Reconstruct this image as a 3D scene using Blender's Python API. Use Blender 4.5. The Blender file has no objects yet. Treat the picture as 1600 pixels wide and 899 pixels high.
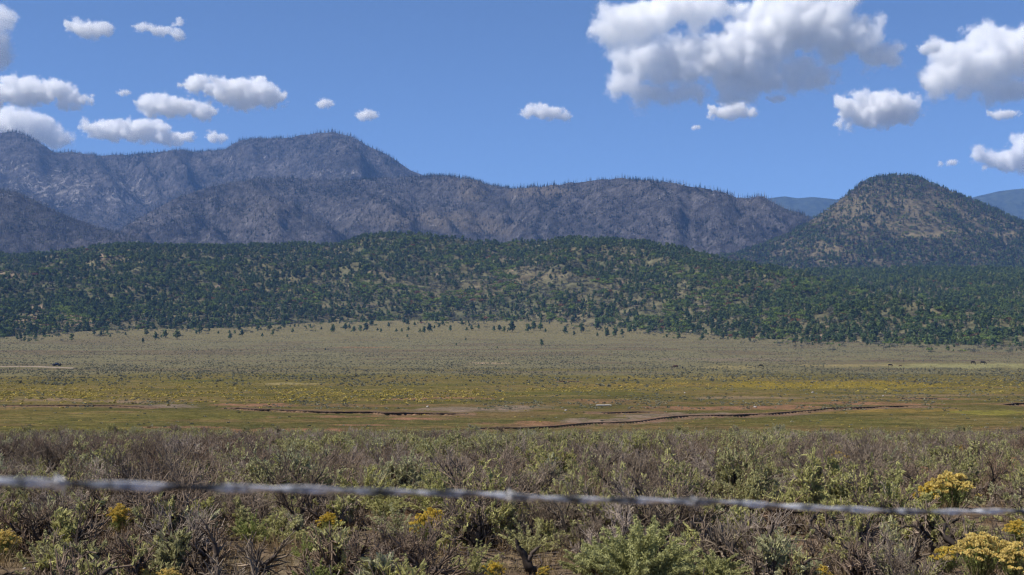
import bpy, math, random
import numpy as np
from mathutils import Vector, Matrix

R = math.radians
scene = bpy.context.scene
COL = scene.collection

# ------------------------------------------------------------------ camera
FPX = 2200.0            # focal length in pixels of the 1600 px wide photograph
EYE = 2.07
HORIZON = 520.0
PITCH = math.atan((HORIZON - 449.5) / FPX)
cam_d = bpy.data.cameras.new('camera')
cam_d.sensor_width = 36
cam_d.lens = 36 * FPX / 1600
cam_d.clip_start = 0.05
cam_d.clip_end = 120000
cam_d.dof.use_dof = True
cam_d.dof.focus_distance = 26
cam_d.dof.aperture_fstop = 9.5
cam = bpy.data.objects.new('camera', cam_d)
COL.objects.link(cam)
cam.location = (0, 0, EYE)
cam.rotation_euler = (math.pi / 2 + PITCH, 0, 0)
scene.camera = cam

# ------------------------------------------------------------------ sky and sun
SUN_AZ, SUN_EL = R(-104), R(53)      # azimuth from the view direction (+Y), negative = left
w = bpy.data.worlds.new('World')
scene.world = w
w.use_nodes = True
nt = w.node_tree
bg = nt.nodes['Background']
sky = nt.nodes.new('ShaderNodeTexSky')
sky.sky_type = 'NISHITA'
sky.sun_disc = False
sky.sun_elevation = SUN_EL
sky.sun_rotation = SUN_AZ
sky.altitude = 3200
sky.air_density = 0.7
sky.dust_density = 0.0
sky.ozone_density = 6.0
nt.links.new(sky.outputs[0], bg.inputs[0])
bg.inputs[1].default_value = 0.116
sd = bpy.data.lights.new('sun', 'SUN')
sd.energy = 5.0
sd.angle = R(0.53)
sd.color = (1.0, 0.94, 0.84)
sun = bpy.data.objects.new('sun', sd)
COL.objects.link(sun)
svec = Vector((math.sin(SUN_AZ) * math.cos(SUN_EL), math.cos(SUN_AZ) * math.cos(SUN_EL), math.sin(SUN_EL)))
sun.rotation_euler = svec.to_track_quat('Z', 'Y').to_euler()
sun.location = (0, 0, 50)
scene.view_settings.view_transform = 'Standard'
scene.view_settings.look = 'None'
scene.view_settings.exposure = 0.38
scene.view_settings.gamma = 1
scene.cycles.volume_bounces = 16
scene.cycles.max_bounces = 18
scene.cycles.diffuse_bounces = 3
scene.cycles.glossy_bounces = 2
scene.cycles.transmission_bounces = 4
scene.cycles.use_denoising = True
scene.cycles.denoiser = 'OPENIMAGEDENOISE'
scene.cycles.denoising_input_passes = 'RGB_ALBEDO_NORMAL'
scene.cycles.denoising_prefilter = 'FAST'
scene.cycles.volume_max_steps = 256
scene.cycles.filter_width = 1.3
scene.cycles.use_adaptive_sampling = False

# ------------------------------------------------------------------ numeric helpers
rng = np.random.default_rng(7)
_perm = np.random.default_rng(1).random((512, 512))


def vnoise(x, y, seed=0):
    x = np.asarray(x, float) + seed * 17.31
    y = np.asarray(y, float) + seed * 9.77
    xi = np.floor(x).astype(np.int64); yi = np.floor(y).astype(np.int64)
    fx = x - xi; fy = y - yi
    fx = fx * fx * fx * (fx * (fx * 6 - 15) + 10); fy = fy * fy * fy * (fy * (fy * 6 - 15) + 10)
    g = lambda a, b: _perm[(a + b * 37) % 512, (b + a * 11) % 512]
    v = (g(xi, yi) * (1 - fx) + g(xi + 1, yi) * fx) * (1 - fy) + (g(xi, yi + 1) * (1 - fx) + g(xi + 1, yi + 1) * fx) * fy
    return v * 2 - 1


def fbm(x, y, octv=5, seed=0, gain=0.5):
    a, s, t = 1.0, 0.0, 0.0
    for k in range(octv):
        s = s + a * vnoise(x * 2 ** k, y * 2 ** k, seed + k * 3)
        t += a; a *= gain
    return s / t


def ridged(x, y, octv=5, seed=0, gain=0.5):
    a, s, t = 1.0, 0.0, 0.0
    for k in range(octv):
        s = s + a * (1 - 2 * np.abs(vnoise(x * 2 ** k, y * 2 ** k, seed + k * 5)))
        t += a; a *= gain
    return s / t


def sstep(a, b, x):
    t = np.clip((x - a) / (b - a), 0, 1)
    return t * t * (3 - 2 * t)


CP, SP = math.cos(PITCH), math.sin(PITCH)


def ray(px, py):
    """direction through a pixel, as sideways and upward slope per metre of depth (Y)"""
    v = (449.5 - np.asarray(py, float)) / FPX
    dy = CP - SP * v
    return (np.asarray(px, float) - 800) / FPX / dy, (SP + CP * v) / dy


PROFILE = [(1400, 3), (1030, 8), (899, 12), (850, 15), (800, 20), (750, 32), (720, 50), (700, 75), (690, 95), (680, 120), (660, 150),
           (640, 195), (620, 260), (600, 370), (580, 580), (570, 760), (555, 960), (540, 1180), (530, 1360), (515, 1560), (500, 1800)]
_pd = np.array([p[1] for p in PROFILE], float)
_py = np.array([p[0] for p in PROFILE], float)
_pe = ray(800, _py)[1]
_pz = EYE + _pd * _pe
_pz[:2] = 0.0
_pz[2] = 0.0
_tab_d = np.linspace(0, 1800, 3601)
_tab_z = np.interp(_tab_d, np.concatenate([[0], _pd]), np.concatenate([[0], _pz]))
_ld = np.log(_tab_d + 6)      # smooth the kinks with a window that widens with distance
_sm = _tab_z.copy()
for _k in range(3):
    cs = np.concatenate([[0], np.cumsum(_sm)])
    wd = np.clip((_tab_d * 0.10 / 0.5).astype(int), 1, 160)
    i0 = np.clip(np.arange(3601) - wd, 0, 3600); i1 = np.clip(np.arange(3601) + wd + 1, 1, 3601)
    wd = np.minimum(np.arange(3601) - i0, i1 - 1 - np.arange(3601))
    i0 = np.arange(3601) - wd; i1 = np.arange(3601) + wd + 1
    _sm = (cs[i1] - cs[i0]) / (i1 - i0)
_tab_z = _sm
_tab_e = (_tab_z - EYE) / np.maximum(_tab_d, 1)


def depth_at(py):
    """depth at which the ground appears at this image row"""
    e = ray(800, py)[1]
    m = _tab_d > 6
    return np.interp(e, _tab_e[m], _tab_d[m])


BANKS = [  # (points of the lip in the photograph, height in metres, run-out of the scooped side in metres)
    ([(352, 637), (380, 637), (400, 639), (450, 641), (520, 644), (580, 643), (600, 645), (640, 645), (700, 646.5), (745, 647)], 0.55, 9),
    ([(640, 677), (660, 675), (700, 674), (760, 670), (820, 668), (870, 665.5), (930, 661), (1000, 658), (1042, 653)], 0.26, 7),
    ([(1010, 657), (1050, 652), (1100, 650), (1200, 647), (1250, 642), (1290, 638), (1370, 634.5), (1430, 633.5), (1460, 635), (1495, 638)], 0.30, 14),
    ([(912, 645), (950, 645.5), (1000, 644), (1040, 645)], 0.35, 5),
    ([(868, 597), (885, 596.5), (908, 597)], 0.8, 10),
    ([(1560, 633), (1590, 630.5), (1660, 631)], 0.5, 9),
    ([(0, 635), (90, 634), (180, 633), (260, 637)], 0.22, 9),
    ([(1400, 622), (1430, 622.5), (1480, 623)], 0.25, 9),
]
_banks = []
for pts, hh, run in BANKS:
    p = np.array(pts, float)
    xx = np.linspace(p[0, 0], p[-1, 0], 400)
    yy = np.interp(xx, p[:, 0], p[:, 1])
    dd = depth_at(yy)
    uu = ray(xx, yy)[0]
    _banks.append((uu * dd, dd, hh, run))


def ground_z(X, Y):
    X = np.asarray(X, float); Y = np.asarray(Y, float)
    z = np.interp(np.clip(Y, 0, 1800), _tab_d, _tab_z)
    far = sstep(60, 300, np.hypot(X, Y))
    z = z + 0.05 * fbm(X / 2.3, Y / 2.3, 3, 3) * (1 - sstep(60, 200, Y)) + 0.07 * fbm(X / 9, Y / 9, 3, 5)
    z = z + far * 0.35 * fbm(X / 60, Y / 60, 3, 8) + sstep(700, 1400, Y) * 2.0 * fbm(X / 160, Y / 160, 3, 12)
    for bx, bd, hh, run in _banks:
        bx0, bx1 = bx[0], bx[-1]
        m = (X > bx0 - 3) & (X < bx1 + 3) & (Y > bd.min() - 40) & (Y < bd.max() + 10)
        if not np.any(m):
            continue
        xm, ym = X[m], Y[m]
        lip = np.interp(xm, bx, bd) + 0.9 * fbm(xm / 2.0, xm * 0, 4, 21) + 1.6 * fbm(xm / 8.0, xm * 0 + 3, 2, 25)
        ends = sstep(bx0, bx0 + 5, xm) * sstep(bx1, bx1 - 5, xm)
        hv = hh * ends * (0.75 + 0.5 * fbm(xm / 3, xm * 0 + 9, 3, 31))
        d = lip - ym
        dig = sstep(-0.05, 0.28, d) * (1 - sstep(0.3, run, d)) * hv
        z[m] = z[m] - dig
    return z


def to_px(X, Y, Z):
    dx, dy, dz = X, Y, Z - EYE
    f = CP * dy + SP * dz
    up = -SP * dy + CP * dz
    return 800 + FPX * dx / f, 449.5 - FPX * up / f


def on_ground(px, py):
    D = float(depth_at(py))
    X = float(ray(px, py)[0]) * D
    return X, D, float(ground_z(np.array([X]), np.array([D]))[0])


# ------------------------------------------------------------------ mesh helpers
def mesh_np(name, verts, faces, mats=(), fmat=None, smooth=False, cols=None):
    me = bpy.data.meshes.new(name)
    verts = np.asarray(verts, np.float32); faces = np.asarray(faces, np.int32)
    nf, k = faces.shape
    me.vertices.add(len(verts)); me.vertices.foreach_set('co', verts.ravel())
    me.loops.add(nf * k); me.loops.foreach_set('vertex_index', faces.ravel())
    me.polygons.add(nf)
    me.polygons.foreach_set('loop_start', np.arange(0, nf * k, k, dtype=np.int32))
    for m in mats:
        me.materials.append(m)
    if fmat is not None:
        me.polygons.foreach_set('material_index', np.asarray(fmat, np.int32))
    if smooth:
        me.polygons.foreach_set('use_smooth', np.ones(nf, bool))
    if cols is not None:
        a = me.attributes.new('tone', 'FLOAT_COLOR', 'POINT')
        c = np.ones((len(verts), 4), np.float32); c[:, :3] = cols
        a.data.foreach_set('color', c.ravel())
    me.update(calc_edges=True)
    return me


def add(name, me, parent=None, **props):
    o = bpy.data.objects.new(name, me)
    COL.objects.link(o)
    if parent is not None:
        o.parent = parent
    for k, v in props.items():
        o[k] = v
    return o


def tubes(segs, sides=3):
    """segs: array n x 8 (p0, p1, r0, r1) -> verts, quads"""
    s = np.asarray(segs, float)
    p0, p1, r0, r1 = s[:, :3], s[:, 3:6], s[:, 6], s[:, 7]
    d = p1 - p0
    L = np.linalg.norm(d, axis=1, keepdims=True) + 1e-9
    d = d / L
    a = np.where(np.abs(d[:, 2:3]) > 0.9, np.array([[1., 0, 0]]), np.array([[0., 0, 1]]))
    x = np.cross(d, a); x /= np.linalg.norm(x, axis=1, keepdims=True) + 1e-9
    y = np.cross(d, x)
    vs = []
    for p, r in ((p0, r0), (p1, r1)):
        for k in range(sides):
            t = 2 * math.pi * k / sides
            vs.append(p + (x * math.cos(t) + y * math.sin(t)) * r[:, None])
    V = np.stack(vs, 1).reshape(-1, 3)
    n = len(s)
    base = (np.arange(n) * sides * 2)[:, None]
    F = [np.concatenate([base + k, base + (k + 1) % sides, base + sides + (k + 1) % sides, base + sides + k], 1) for k in range(sides)]
    return V, np.stack(F, 1).reshape(-1, 4)


def quads(c, ax, bx):
    """small leaf quads: centre, half axis a, half axis b; the far end narrowed"""
    V = np.stack([c - ax - bx, c - ax + bx, c + ax + bx * 0.35, c + ax - bx * 0.35], 1).reshape(-1, 3)
    F = np.arange(len(c) * 4).reshape(-1, 4)
    return V, F


def join(parts):
    V, F, M, n = [], [], [], 0
    for v, f, m in parts:
        V.append(v); F.append(f + n); M.append(np.full(len(f), m)); n += len(v)
    return np.concatenate(V), np.concatenate(F), np.concatenate(M)


def unit(n, r=None):
    r = r or rng
    v = r.normal(size=(n, 3))
    return v / np.linalg.norm(v, axis=1, keepdims=True)


# ------------------------------------------------------------------ materials
def srgb(r, g, b):
    f = lambda c: (c / 255 / 12.92) if c / 255 <= 0.04045 else ((c / 255 + 0.055) / 1.055) ** 2.4
    return (f(r), f(g), f(b))


class NT:
    def __init__(s, name):
        s.m = bpy.data.materials.new(name); s.m.use_nodes = True
        s.t = s.m.node_tree; s.b = s.t.nodes['Principled BSDF']; s.out = s.t.nodes['Material Output']
        s.b.inputs['Roughness'].default_value = 0.85
        s.b.inputs['Specular IOR Level'].default_value = 0.2

    def n(s, typ, **kw):
        x = s.t.nodes.new(typ)
        for k, v in kw.items():
            setattr(x, k, v)
        return x

    def link(s, a, b):
        s.t.links.new(a, b)

    def noise(s, scale, detail=4, rough=0.55, vec=None, dim='3D', dist=0.0):
        x = s.n('ShaderNodeTexNoise'); x.inputs['Scale'].default_value = scale
        x.inputs['Detail'].default_value = detail; x.inputs['Roughness'].default_value = rough
        x.inputs['Distortion'].default_value = dist
        if vec is not None:
            s.link(vec, x.inputs['Vector'])
        return x.outputs['Fac']

    def ramp(s, fac, stops):
        x = s.n('ShaderNodeValToRGB'); e = x.color_ramp.elements
        while len(e) < len(stops):
            e.new(0.5)
        for el, (p, c) in zip(e, stops):
            el.position = p; el.color = (*c, 1) if len(c) == 3 else c
        s.link(fac, x.inputs[0])
        return x.outputs[0]

    def mix(s, fac, a, b, mode='MIX'):
        x = s.n('ShaderNodeMix', data_type='RGBA', blend_type=mode)
        for sock, v in ((x.inputs[0], fac), (x.inputs[6], a), (x.inputs[7], b)):
            if isinstance(v, (int, float)):
                sock.default_value = v
            elif isinstance(v, tuple):
                sock.default_value = (*v, 1)
            else:
                s.link(v, sock)
        return x.outputs[2]

    def math(s, op, a, b=0.0):
        x = s.n('ShaderNodeMath', operation=op)
        for sock, v in ((x.inputs[0], a), (x.inputs[1], b)):
            if isinstance(v, (int, float)):
                sock.default_value = v
            else:
                s.link(v, sock)
        return x.outputs[0]

    def pos(s):
        return s.n('ShaderNodeNewGeometry').outputs['Position']

    def bump(s, h, dist, strength=1.0):
        x = s.n('ShaderNodeBump'); x.inputs['Distance'].default_value = dist; x.inputs['Strength'].default_value = strength
        s.link(h, x.inputs['Height']); s.link(x.outputs[0], s.b.inputs['Normal'])


def plant_mat(name, stops, translucent=0.0, rough=0.8, nscale=6.0, vary=0.35):
    """colour picked per plant, varied by a noise over the plant"""
    q = NT(name)
    oi = q.n('ShaderNodeObjectInfo')
    base = q.ramp(oi.outputs['Random'], stops)
    tc = q.n('ShaderNodeTexCoord')
    nz = q.noise(nscale, 3, 0.6, tc.outputs['Object'])
    k = q.ramp(nz, [(0.25, (1 - vary,) * 3), (0.75, (1 + vary,) * 3)])
    c = q.mix(1.0, base, k, 'MULTIPLY')
    q.link(c, q.b.inputs['Base Color']); q.b.inputs['Roughness'].default_value = rough
    if translucent:
        tr = q.n('ShaderNodeBsdfTranslucent'); q.link(c, tr.inputs[0])
        mx = q.n('ShaderNodeMixShader'); mx.inputs[0].default_value = translucent
        q.link(q.b.outputs[0], mx.inputs[1]); q.link(tr.outputs[0], mx.inputs[2]); q.link(mx.outputs[0], q.out.inputs[0])
    return q.m


def plain(name, c, rough=0.7, metal=0.0):
    q = NT(name); q.b.inputs['Base Color'].default_value = (*c, 1); q.b.inputs['Roughness'].default_value = rough
    q.b.inputs['Metallic'].default_value = metal
    return q.m


M = {}
M['bark'] = plant_mat('dark_bark', [(0, (.035, .027, .023)), (1, (.085, .065, .054))], nscale=20)
M['twig'] = plant_mat('grey_twigs', [(0, (.14, .105, .075)), (.35, (.26, .20, .15)), (.6, (.18, .122, .082)), (.8, (.22, .175, .128)), (1, (.38, .31, .25))], nscale=7, vary=.55)
M['sage'] = plant_mat('sage_leaf', [(0, (.38, .365, .18)), (.4, (.45, .43, .16)), (.75, (.48, .46, .22)), (1, (.40, .40, .25))], .35, nscale=5)
M['green'] = plant_mat('green_leaf', [(0, (.27, .31, .10)), (1, (.33, .36, .12))], .35)
M['plume'] = plant_mat('plume_leaf', [(0, (.42, .42, .18)), (1, (.44, .43, .20))], .35, nscale=9, vary=.3)
M['stem'] = plant_mat('green_stem', [(0, (.16, .18, .06)), (1, (.20, .19, .08))], .3)
M['gold'] = plant_mat('golden_flowers', [(0, (.66, .50, .09)), (1, (.70, .54, .14))], .25, nscale=9)
M['cream'] = plant_mat('cream_flowers', [(0, (.70, .56, .18)), (1, (.74, .59, .22))], .25, nscale=9)
M['tanhead'] = plant_mat('dry_seed_heads', [(0, (.42, .27, .14)), (1, (.48, .33, .2))], .2, nscale=9)
M['straw'] = plant_mat('dry_straw', [(0, (.25, .185, .10)), (.5, (.32, .24, .13)), (1, (.20, .12, .065))], .25)
M['juniper'] = plant_mat('juniper_foliage', [(0, (.042, .074, .038)), (.4, (.066, .108, .046)), (.8, (.105, .150, .052)), (1, (.16, .18, .070))], .12, nscale=.5)
M['trunk'] = plain('tree_trunk', (.06, .045, .035))
M['oak'] = plant_mat('oak_foliage', [(0, (.075, .115, .040)), (.5, (.12, .18, .045)), (.88, (.20, .26, .052)), (.93, (.10, .085, .05)), (1, (.22, .085, .045))], .25, nscale=.4)
M['greyscrub'] = plant_mat('grey_brush', [(0, (.10, .11, .080)), (1, (.17, .16, .12))], .1, nscale=.4)
M['snag'] = plant_mat('burnt_wood', [(0, (.025, .022, .022)), (.5, (.075, .064, .060)), (.75, (.18, .165, .16)), (1, (.36, .34, .32))], nscale=.2)
M['farpine'] = plant_mat('mountain_pine', [(0, (.016, .028, .018)), (1, (.030, .044, .026))], nscale=.2)
M['tuft'] = plant_mat('meadow_scrub', [(0, (.10, .10, .07)), (.3, (.20, .20, .13)), (.8, (.28, .27, .18)), (1, (.09, .075, .055))], .15, nscale=1.5)
M['yellowtuft'] = plant_mat('meadow_rabbitbrush', [(0, (.24, .21, .06)), (.5, (.38, .30, .06)), (1, (.54, .43, .12))], .2, nscale=1.5)
M['stone'] = plant_mat('pale_stone', [(0, (.32, .28, .25)), (1, (.5, .46, .42))])

# ------------------------------------------------------------------ the ground sheet
th = np.concatenate([np.linspace(-180, -60, 13)[:-1], np.linspace(-60, -24, 13)[:-1], np.linspace(-24, 24, 381), np.linspace(24, 60, 13)[1:], np.linspace(60, 180, 13)[1:-1]])
rr = np.concatenate([np.geomspace(0.4, 8, 14)[:-1], np.arange(8, 60, .45), np.arange(60, 118, .9), np.arange(118, 280, .42),
                     np.arange(280, 450, 1.2), np.arange(450, 900, 4), np.arange(900, 2000, 11), np.geomspace(2000, 60000, 24)])
T_, R_ = np.meshgrid(R(1) * th, rr)
GX = (R_ * np.sin(T_)); GY = (R_ * np.cos(T_))
GZ = ground_z(GX.ravel(), GY.ravel()).reshape(GX.shape)
GZ = np.where(R_ > 12000, GZ - (R_ - 12000) * 0.004, GZ)
nr, nc = GX.shape
gv = np.stack([GX, GY, GZ], -1).reshape(-1, 3)
gv = np.concatenate([gv, [[0, 0, gv[:nc, 2].mean()]]])
ii, jj = np.meshgrid(np.arange(nr - 1), np.arange(nc), indexing='ij')
j2 = (jj + 1) % nc
gf = np.stack([ii * nc + jj, ii * nc + j2, (ii + 1) * nc + j2, (ii + 1) * nc + jj], -1).reshape(-1, 4)
# (winding so normals face up)
gf = gf[:, ::-1]
PX, PY = to_px(gv[:, 0], np.maximum(gv[:, 1], .5), gv[:, 2])
X, Y = gv[:, 0], gv[:, 1]
C = lambda *c: np.array(c)[None, :]


def lay(c, m, col):
    return c * (1 - m[:, None]) + C(*col) * m[:, None]


col = np.zeros((len(gv), 3)) + C(.135, .098, .070)
n1 = fbm(X / 14, Y / 14, 4, 40); n2 = fbm(X / 50, Y / 50, 4, 44); n3 = fbm(X / 5, Y / 5, 4, 48)
col = lay(col, sstep(-.1, .4, n3) * .6, (.20, .155, .10))
inm = sstep(92, 106, Y + 4 * n1)                                     # into the meadow
col = lay(col, inm, (.105, .086, .034))
col = lay(col, inm * sstep(-.1, .35, n1) * .7, (.14, .11, .05))
col = lay(col, inm * sstep(0, .35, n2) * .55, (.070, .066, .026))
n4 = fbm(X / 25 + 7, Y / 12, 5, 52, .6)
col = lay(col, inm * sstep(.05, .3, n4) * .45, (.15, .095, .055))
col = lay(col, inm * sstep(.05, .3, -n4) * .5, (.055, .058, .024))
n5 = fbm(X / 130, Y / 60, 4, 57)
mid = sstep(260, 460, Y + 150 * n5)
col = lay(col, mid * .7, (.115, .100, .036))
far = sstep(430, 760, Y + 260 * n5)
col = lay(col, far, (.135, .124, .074))
col = lay(col, far * sstep(0, .3, fbm(X / 60, Y / 35, 4, 59)) * .7, (.11, .088, .060))
up = sstep(1150, 1500, Y)
col = lay(col, up * .75, (.15, .13, .068))
# patches the photograph shows, as (x, y, half width, half height, colour, strength)
RED = (.20, .108, .072); BR = (.19, .135, .095); OC = (.17, .12, .040); STR = (.24, .20, .10); GRN = (.078, .080, .026); YL = (.26, .21, .035); GRY = (.17, .13, .105)
PATCH = [(520, 651, 130, 2.2, RED, .8), (640, 655, 60, 2.5, RED, .9), (560, 634, 190, 3, RED, .35), (400, 633, 70, 3, RED, .8), (450, 673, 120, 4.5, RED, .9),
         (300, 668, 90, 2.2, RED, .8), (340, 677, 60, 3, RED, .8), (560, 665, 60, 2.2, RED, .8), (880, 662, 150, 4.5, RED, .7), (960, 658, 90, 5, GRY, .9),
         (1060, 650, 90, 5, GRY, .95), (1170, 648, 110, 3, GRY, .8), (1120, 638, 140, 4, RED, .75), (1230, 636, 60, 4, RED, .7), (1330, 630, 110, 2.5, RED, .6),
         (1390, 632, 100, 1.6, RED, .8), (720, 640, 110, 5, GRY, .8), (820, 637, 60, 4, GRY, .7), (1400, 642, 110, 3.5, OC, .85), (1290, 645, 80, 2.5, OC, .6), (1560, 645, 90, 4, (.15, .14, .035), .8),
         (930, 627, 60, 4, RED, .45), (700, 622, 90, 2.5, RED, .7), (640, 624, 40, 2, RED, .6), (60, 625, 90, 3, BR, .8), (200, 628, 70, 3, BR, .8), (260, 635, 60, 4, GRY, .8),
         (460, 600, 60, 2, STR, .7), (900, 615, 130, 4, GRN, .7), (690, 602, 100, 2.5, GRN, .6), (300, 595, 110, 1.6, GRN, .8), (480, 588, 110, 2, GRN, .6), (1300, 602, 260, 7, (.20, .15, .028), .65),
         (960, 603, 120, 5, OC, .5), (1090, 590, 160, 4, (.19, .15, .05), .6), (1480, 612, 160, 5, (.14, .115, .035), .6), (1180, 622, 120, 3, BR, .6), (1450, 618, 150, 2, BR, .45),
         (1500, 572, 160, 5, (.20, .19, .095), .9), (1330, 571, 110, 3, (.20, .165, .085), .8), (1450, 563.5, 180, 1.6, (.10, .075, .06), .8),
         (1140, 574, 60, 4, (.22, .18, .085), .6), (1140, 562, 150, 3, (.15, .115, .095), .5), (760, 567.5, 45, 1.1, (.30, .22, .15), .9), (560, 543, 60, 1.2, (.24, .13, .07), .6),
         (700, 547, 130, .9, (.12, .085, .06), .7), (900, 546, 180, .9, (.12, .085, .06), .7), (150, 549, 200, .9, (.12, .085, .06), .6), (420, 546, 150, .9, (.12, .085, .06), .6), (1300, 558, 90, .8, (.11, .08, .06), .7),
         (250, 650, 300, 9, (.105, .095, .030), .5), (900, 650, 60, 3, GRN, .5), (120, 660, 130, 7, (.105, .095, .032), .5), (1300, 660, 200, 8, (.10, .09, .030), .6), (100, 670, 120, 3, (.14, .12, .03), .5),
         (200, 573.5, 260, 1.0, (.14, .12, .06), .0)]
for cx, cy, hw, hh, c_, s_ in PATCH:
    wob = 0.8 * fbm(PX / 26, PY / 2.5, 5, 60 + int(cx) % 17, .65)
    d2 = ((PX - cx) / hw) ** 2 + ((PY - cy) / hh) ** 2
    col = lay(col, np.where(Y > 80, (1 - sstep(.45, 1.05, np.sqrt(d2) + wob)) * s_, 0), c_)
# scooped banks are bare earth
for bx, bd, hh, run in _banks:
    lip = np.interp(X, bx, bd)
    m = (X > bx[0]) & (X < bx[-1])
    m = m * (1 - sstep(1.5, 9 + 5 * n3, np.abs(lip - 2.5 - Y)))
    col = lay(col, m * .75, (.155, .098, .070))
gq = NT('meadow_earth_and_grass')
P = gq.pos()
at = gq.n('ShaderNodeAttribute', attribute_name='tone').outputs['Color']
na = gq.noise(2.2, 6, .7, P); nb = gq.noise(.35, 6, .65, P); ncn = gq.noise(22, 5, .7, P)
k1 = gq.ramp(na, [(.35, (.45,) * 3), (.65, (1.55,) * 3)])
k2 = gq.ramp(nb, [(.35, (.62, .68, .66)), (.65, (1.38, 1.3, 1.25))])
k3 = gq.ramp(ncn, [(.3, (.6,) * 3), (.7, (1.4,) * 3)])
cc = gq.mix(1, gq.mix(1, gq.mix(1, at, k1, 'MULTIPLY'), k2, 'MULTIPLY'), k3, 'MULTIPLY')
gq.link(cc, gq.b.inputs['Base Color']); gq.b.inputs['Roughness'].default_value = 1
gq.b.inputs['Specular IOR Level'].default_value = 0
gq.bump(na, .12, .6)
ground = add('ground', mesh_np('ground', gv, gf, [gq.m], smooth=True, cols=col), kind='structure')

# overhanging turf lips and raw earth faces of the cut banks
bq = NT('shade_darkened_bank_earth'); bq.link(bq.ramp(bq.noise(3, 5, .7, bq.pos()), [(.3, (.040, .026, .019)), (.7, (.11, .072, .052))]), bq.b.inputs['Base Color'])  # bank earth, its colour darkened to add to the shade on the faces
for bi, (bx, bd, hh, run) in enumerate(_banks):
    xs = np.arange(bx[0] + 1.0, bx[-1] - 1.0, .22)
    lipy = np.interp(xs, bx, bd) + 0.9 * fbm(xs / 2.0, xs * 0, 4, 21) + 1.6 * fbm(xs / 8.0, xs * 0 + 3, 2, 25)
    lipy = lipy + .22 * fbm(xs / .8, xs * 0, 3, 27)
    ends = sstep(bx[0], bx[0] + 5, xs) * sstep(bx[-1], bx[-1] - 5, xs)
    hv = hh * ends * (0.75 + 0.5 * fbm(xs / 3, xs * 0 + 9, 3, 31)) * (1 + .5 * fbm(xs / 1.1, xs * 0, 3, 33)) * (.15 + .85 * sstep(-.12, .12, fbm(xs / 6, xs * 0 + 5, 3, 37)))
    z0 = ground_z(xs, lipy + .7)
    prof = [(.75, -.03), (.25, .035), (-.12, .05), (-.16, -.04), (.06, -.14), (.10, None), (-.20, None)]
    rows = []
    for k, (dy_, dz_) in enumerate(prof):
        zz = z0 + dz_ if dz_ is not None else z0 - hv * (.85 if k == 5 else 1.25)
        rows.append(np.stack([xs, lipy + dy_ + .05 * fbm(xs / .4, xs * 0 + k, 2, 35 + k), zz], 1))
    V = np.stack(rows, 1).reshape(-1, 3); kk_ = len(prof)
    F = np.array([[a * kk_ + b, a * kk_ + b + 1, (a + 1) * kk_ + b + 1, (a + 1) * kk_ + b] for a in range(len(xs) - 1) for b in range(kk_ - 1)])
    add('cut_bank', mesh_np('cut_bank', V, F, [bq.m]), kind='structure')

# the dirt track on the left
tx = np.linspace(-420, 118, 90)
ty = np.interp(tx, [-420, 60, 118], [573.2, 573.2, 575.8]) - .2
td = depth_at(ty); tX = ray(tx, ty)[0] * td
wv = 4.5 + 2.0 * fbm(tx / 25, tx * 0, 3, 70)
rows = []
for s in np.linspace(-1, 1, 9):
    yy = td + s * wv; rows.append(np.stack([tX, yy, ground_z(tX, yy) + .30 - .28 * abs(s) ** 3], 1))
V = np.stack(rows, 1).reshape(-1, 3)
F = np.array([[a * 9 + b, a * 9 + 9 + b, a * 9 + 10 + b, a * 9 + b + 1] for a in range(89) for b in range(8)])
q = NT('pale_dust'); kk = q.ramp(q.noise(.5, 5, .6, q.pos()), [(.3, (.20, .155, .11)), (.7, (.29, .225, .165))])
q.link(kk, q.b.inputs['Base Color'])
add('dirt_track', mesh_np('dirt_track', V, F, [q.m], smooth=True), kind='structure')


# ------------------------------------------------------------------ hills
def terrain_mat(name, lo, hi, rock, rock_amt, sc, rscale, extra=None, bumpd=10):
    q = NT(name); p = q.pos()
    n_a = q.noise(sc, 6, .62, p); n_b = q.noise(sc * 9, 5, .7, p)
    c = q.ramp(n_a, [(.32, lo), (.68, hi)])
    c = q.mix(1, c, q.ramp(n_b, [(.36, (.5,) * 3), (.64, (1.5,) * 3)]), 'MULTIPLY')
    at_ = q.n('ShaderNodeAttribute', attribute_name='tone').outputs['Color']
    sep = q.n('ShaderNodeSeparateColor'); q.link(at_, sep.inputs[0])
    mp = q.n('ShaderNodeMapping'); q.link(p, mp.inputs[0]); mp.inputs['Scale'].default_value = (1, 1, .45)
    n_r = q.noise(rscale, 8, .72, mp.outputs[0], dist=.6)
    rm = q.math('ADD', n_r, q.math('MULTIPLY', sep.outputs[0], rock_amt))
    rm = q.ramp(rm, [(.60, (0, 0, 0)), (.70, (1, 1, 1))])
    c = q.mix(rm, c, rock)
    if extra:
        c = q.mix(sep.outputs[1], c, extra)
    q.link(c, q.b.inputs['Base Color']); q.b.inputs['Roughness'].default_value = 1; q.b.inputs['Specular IOR Level'].default_value = 0
    q.bump(q.math('ADD', n_r, q.math('MULTIPLY', n_b, .5)), bumpd, 1.0)
    return q.m


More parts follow.
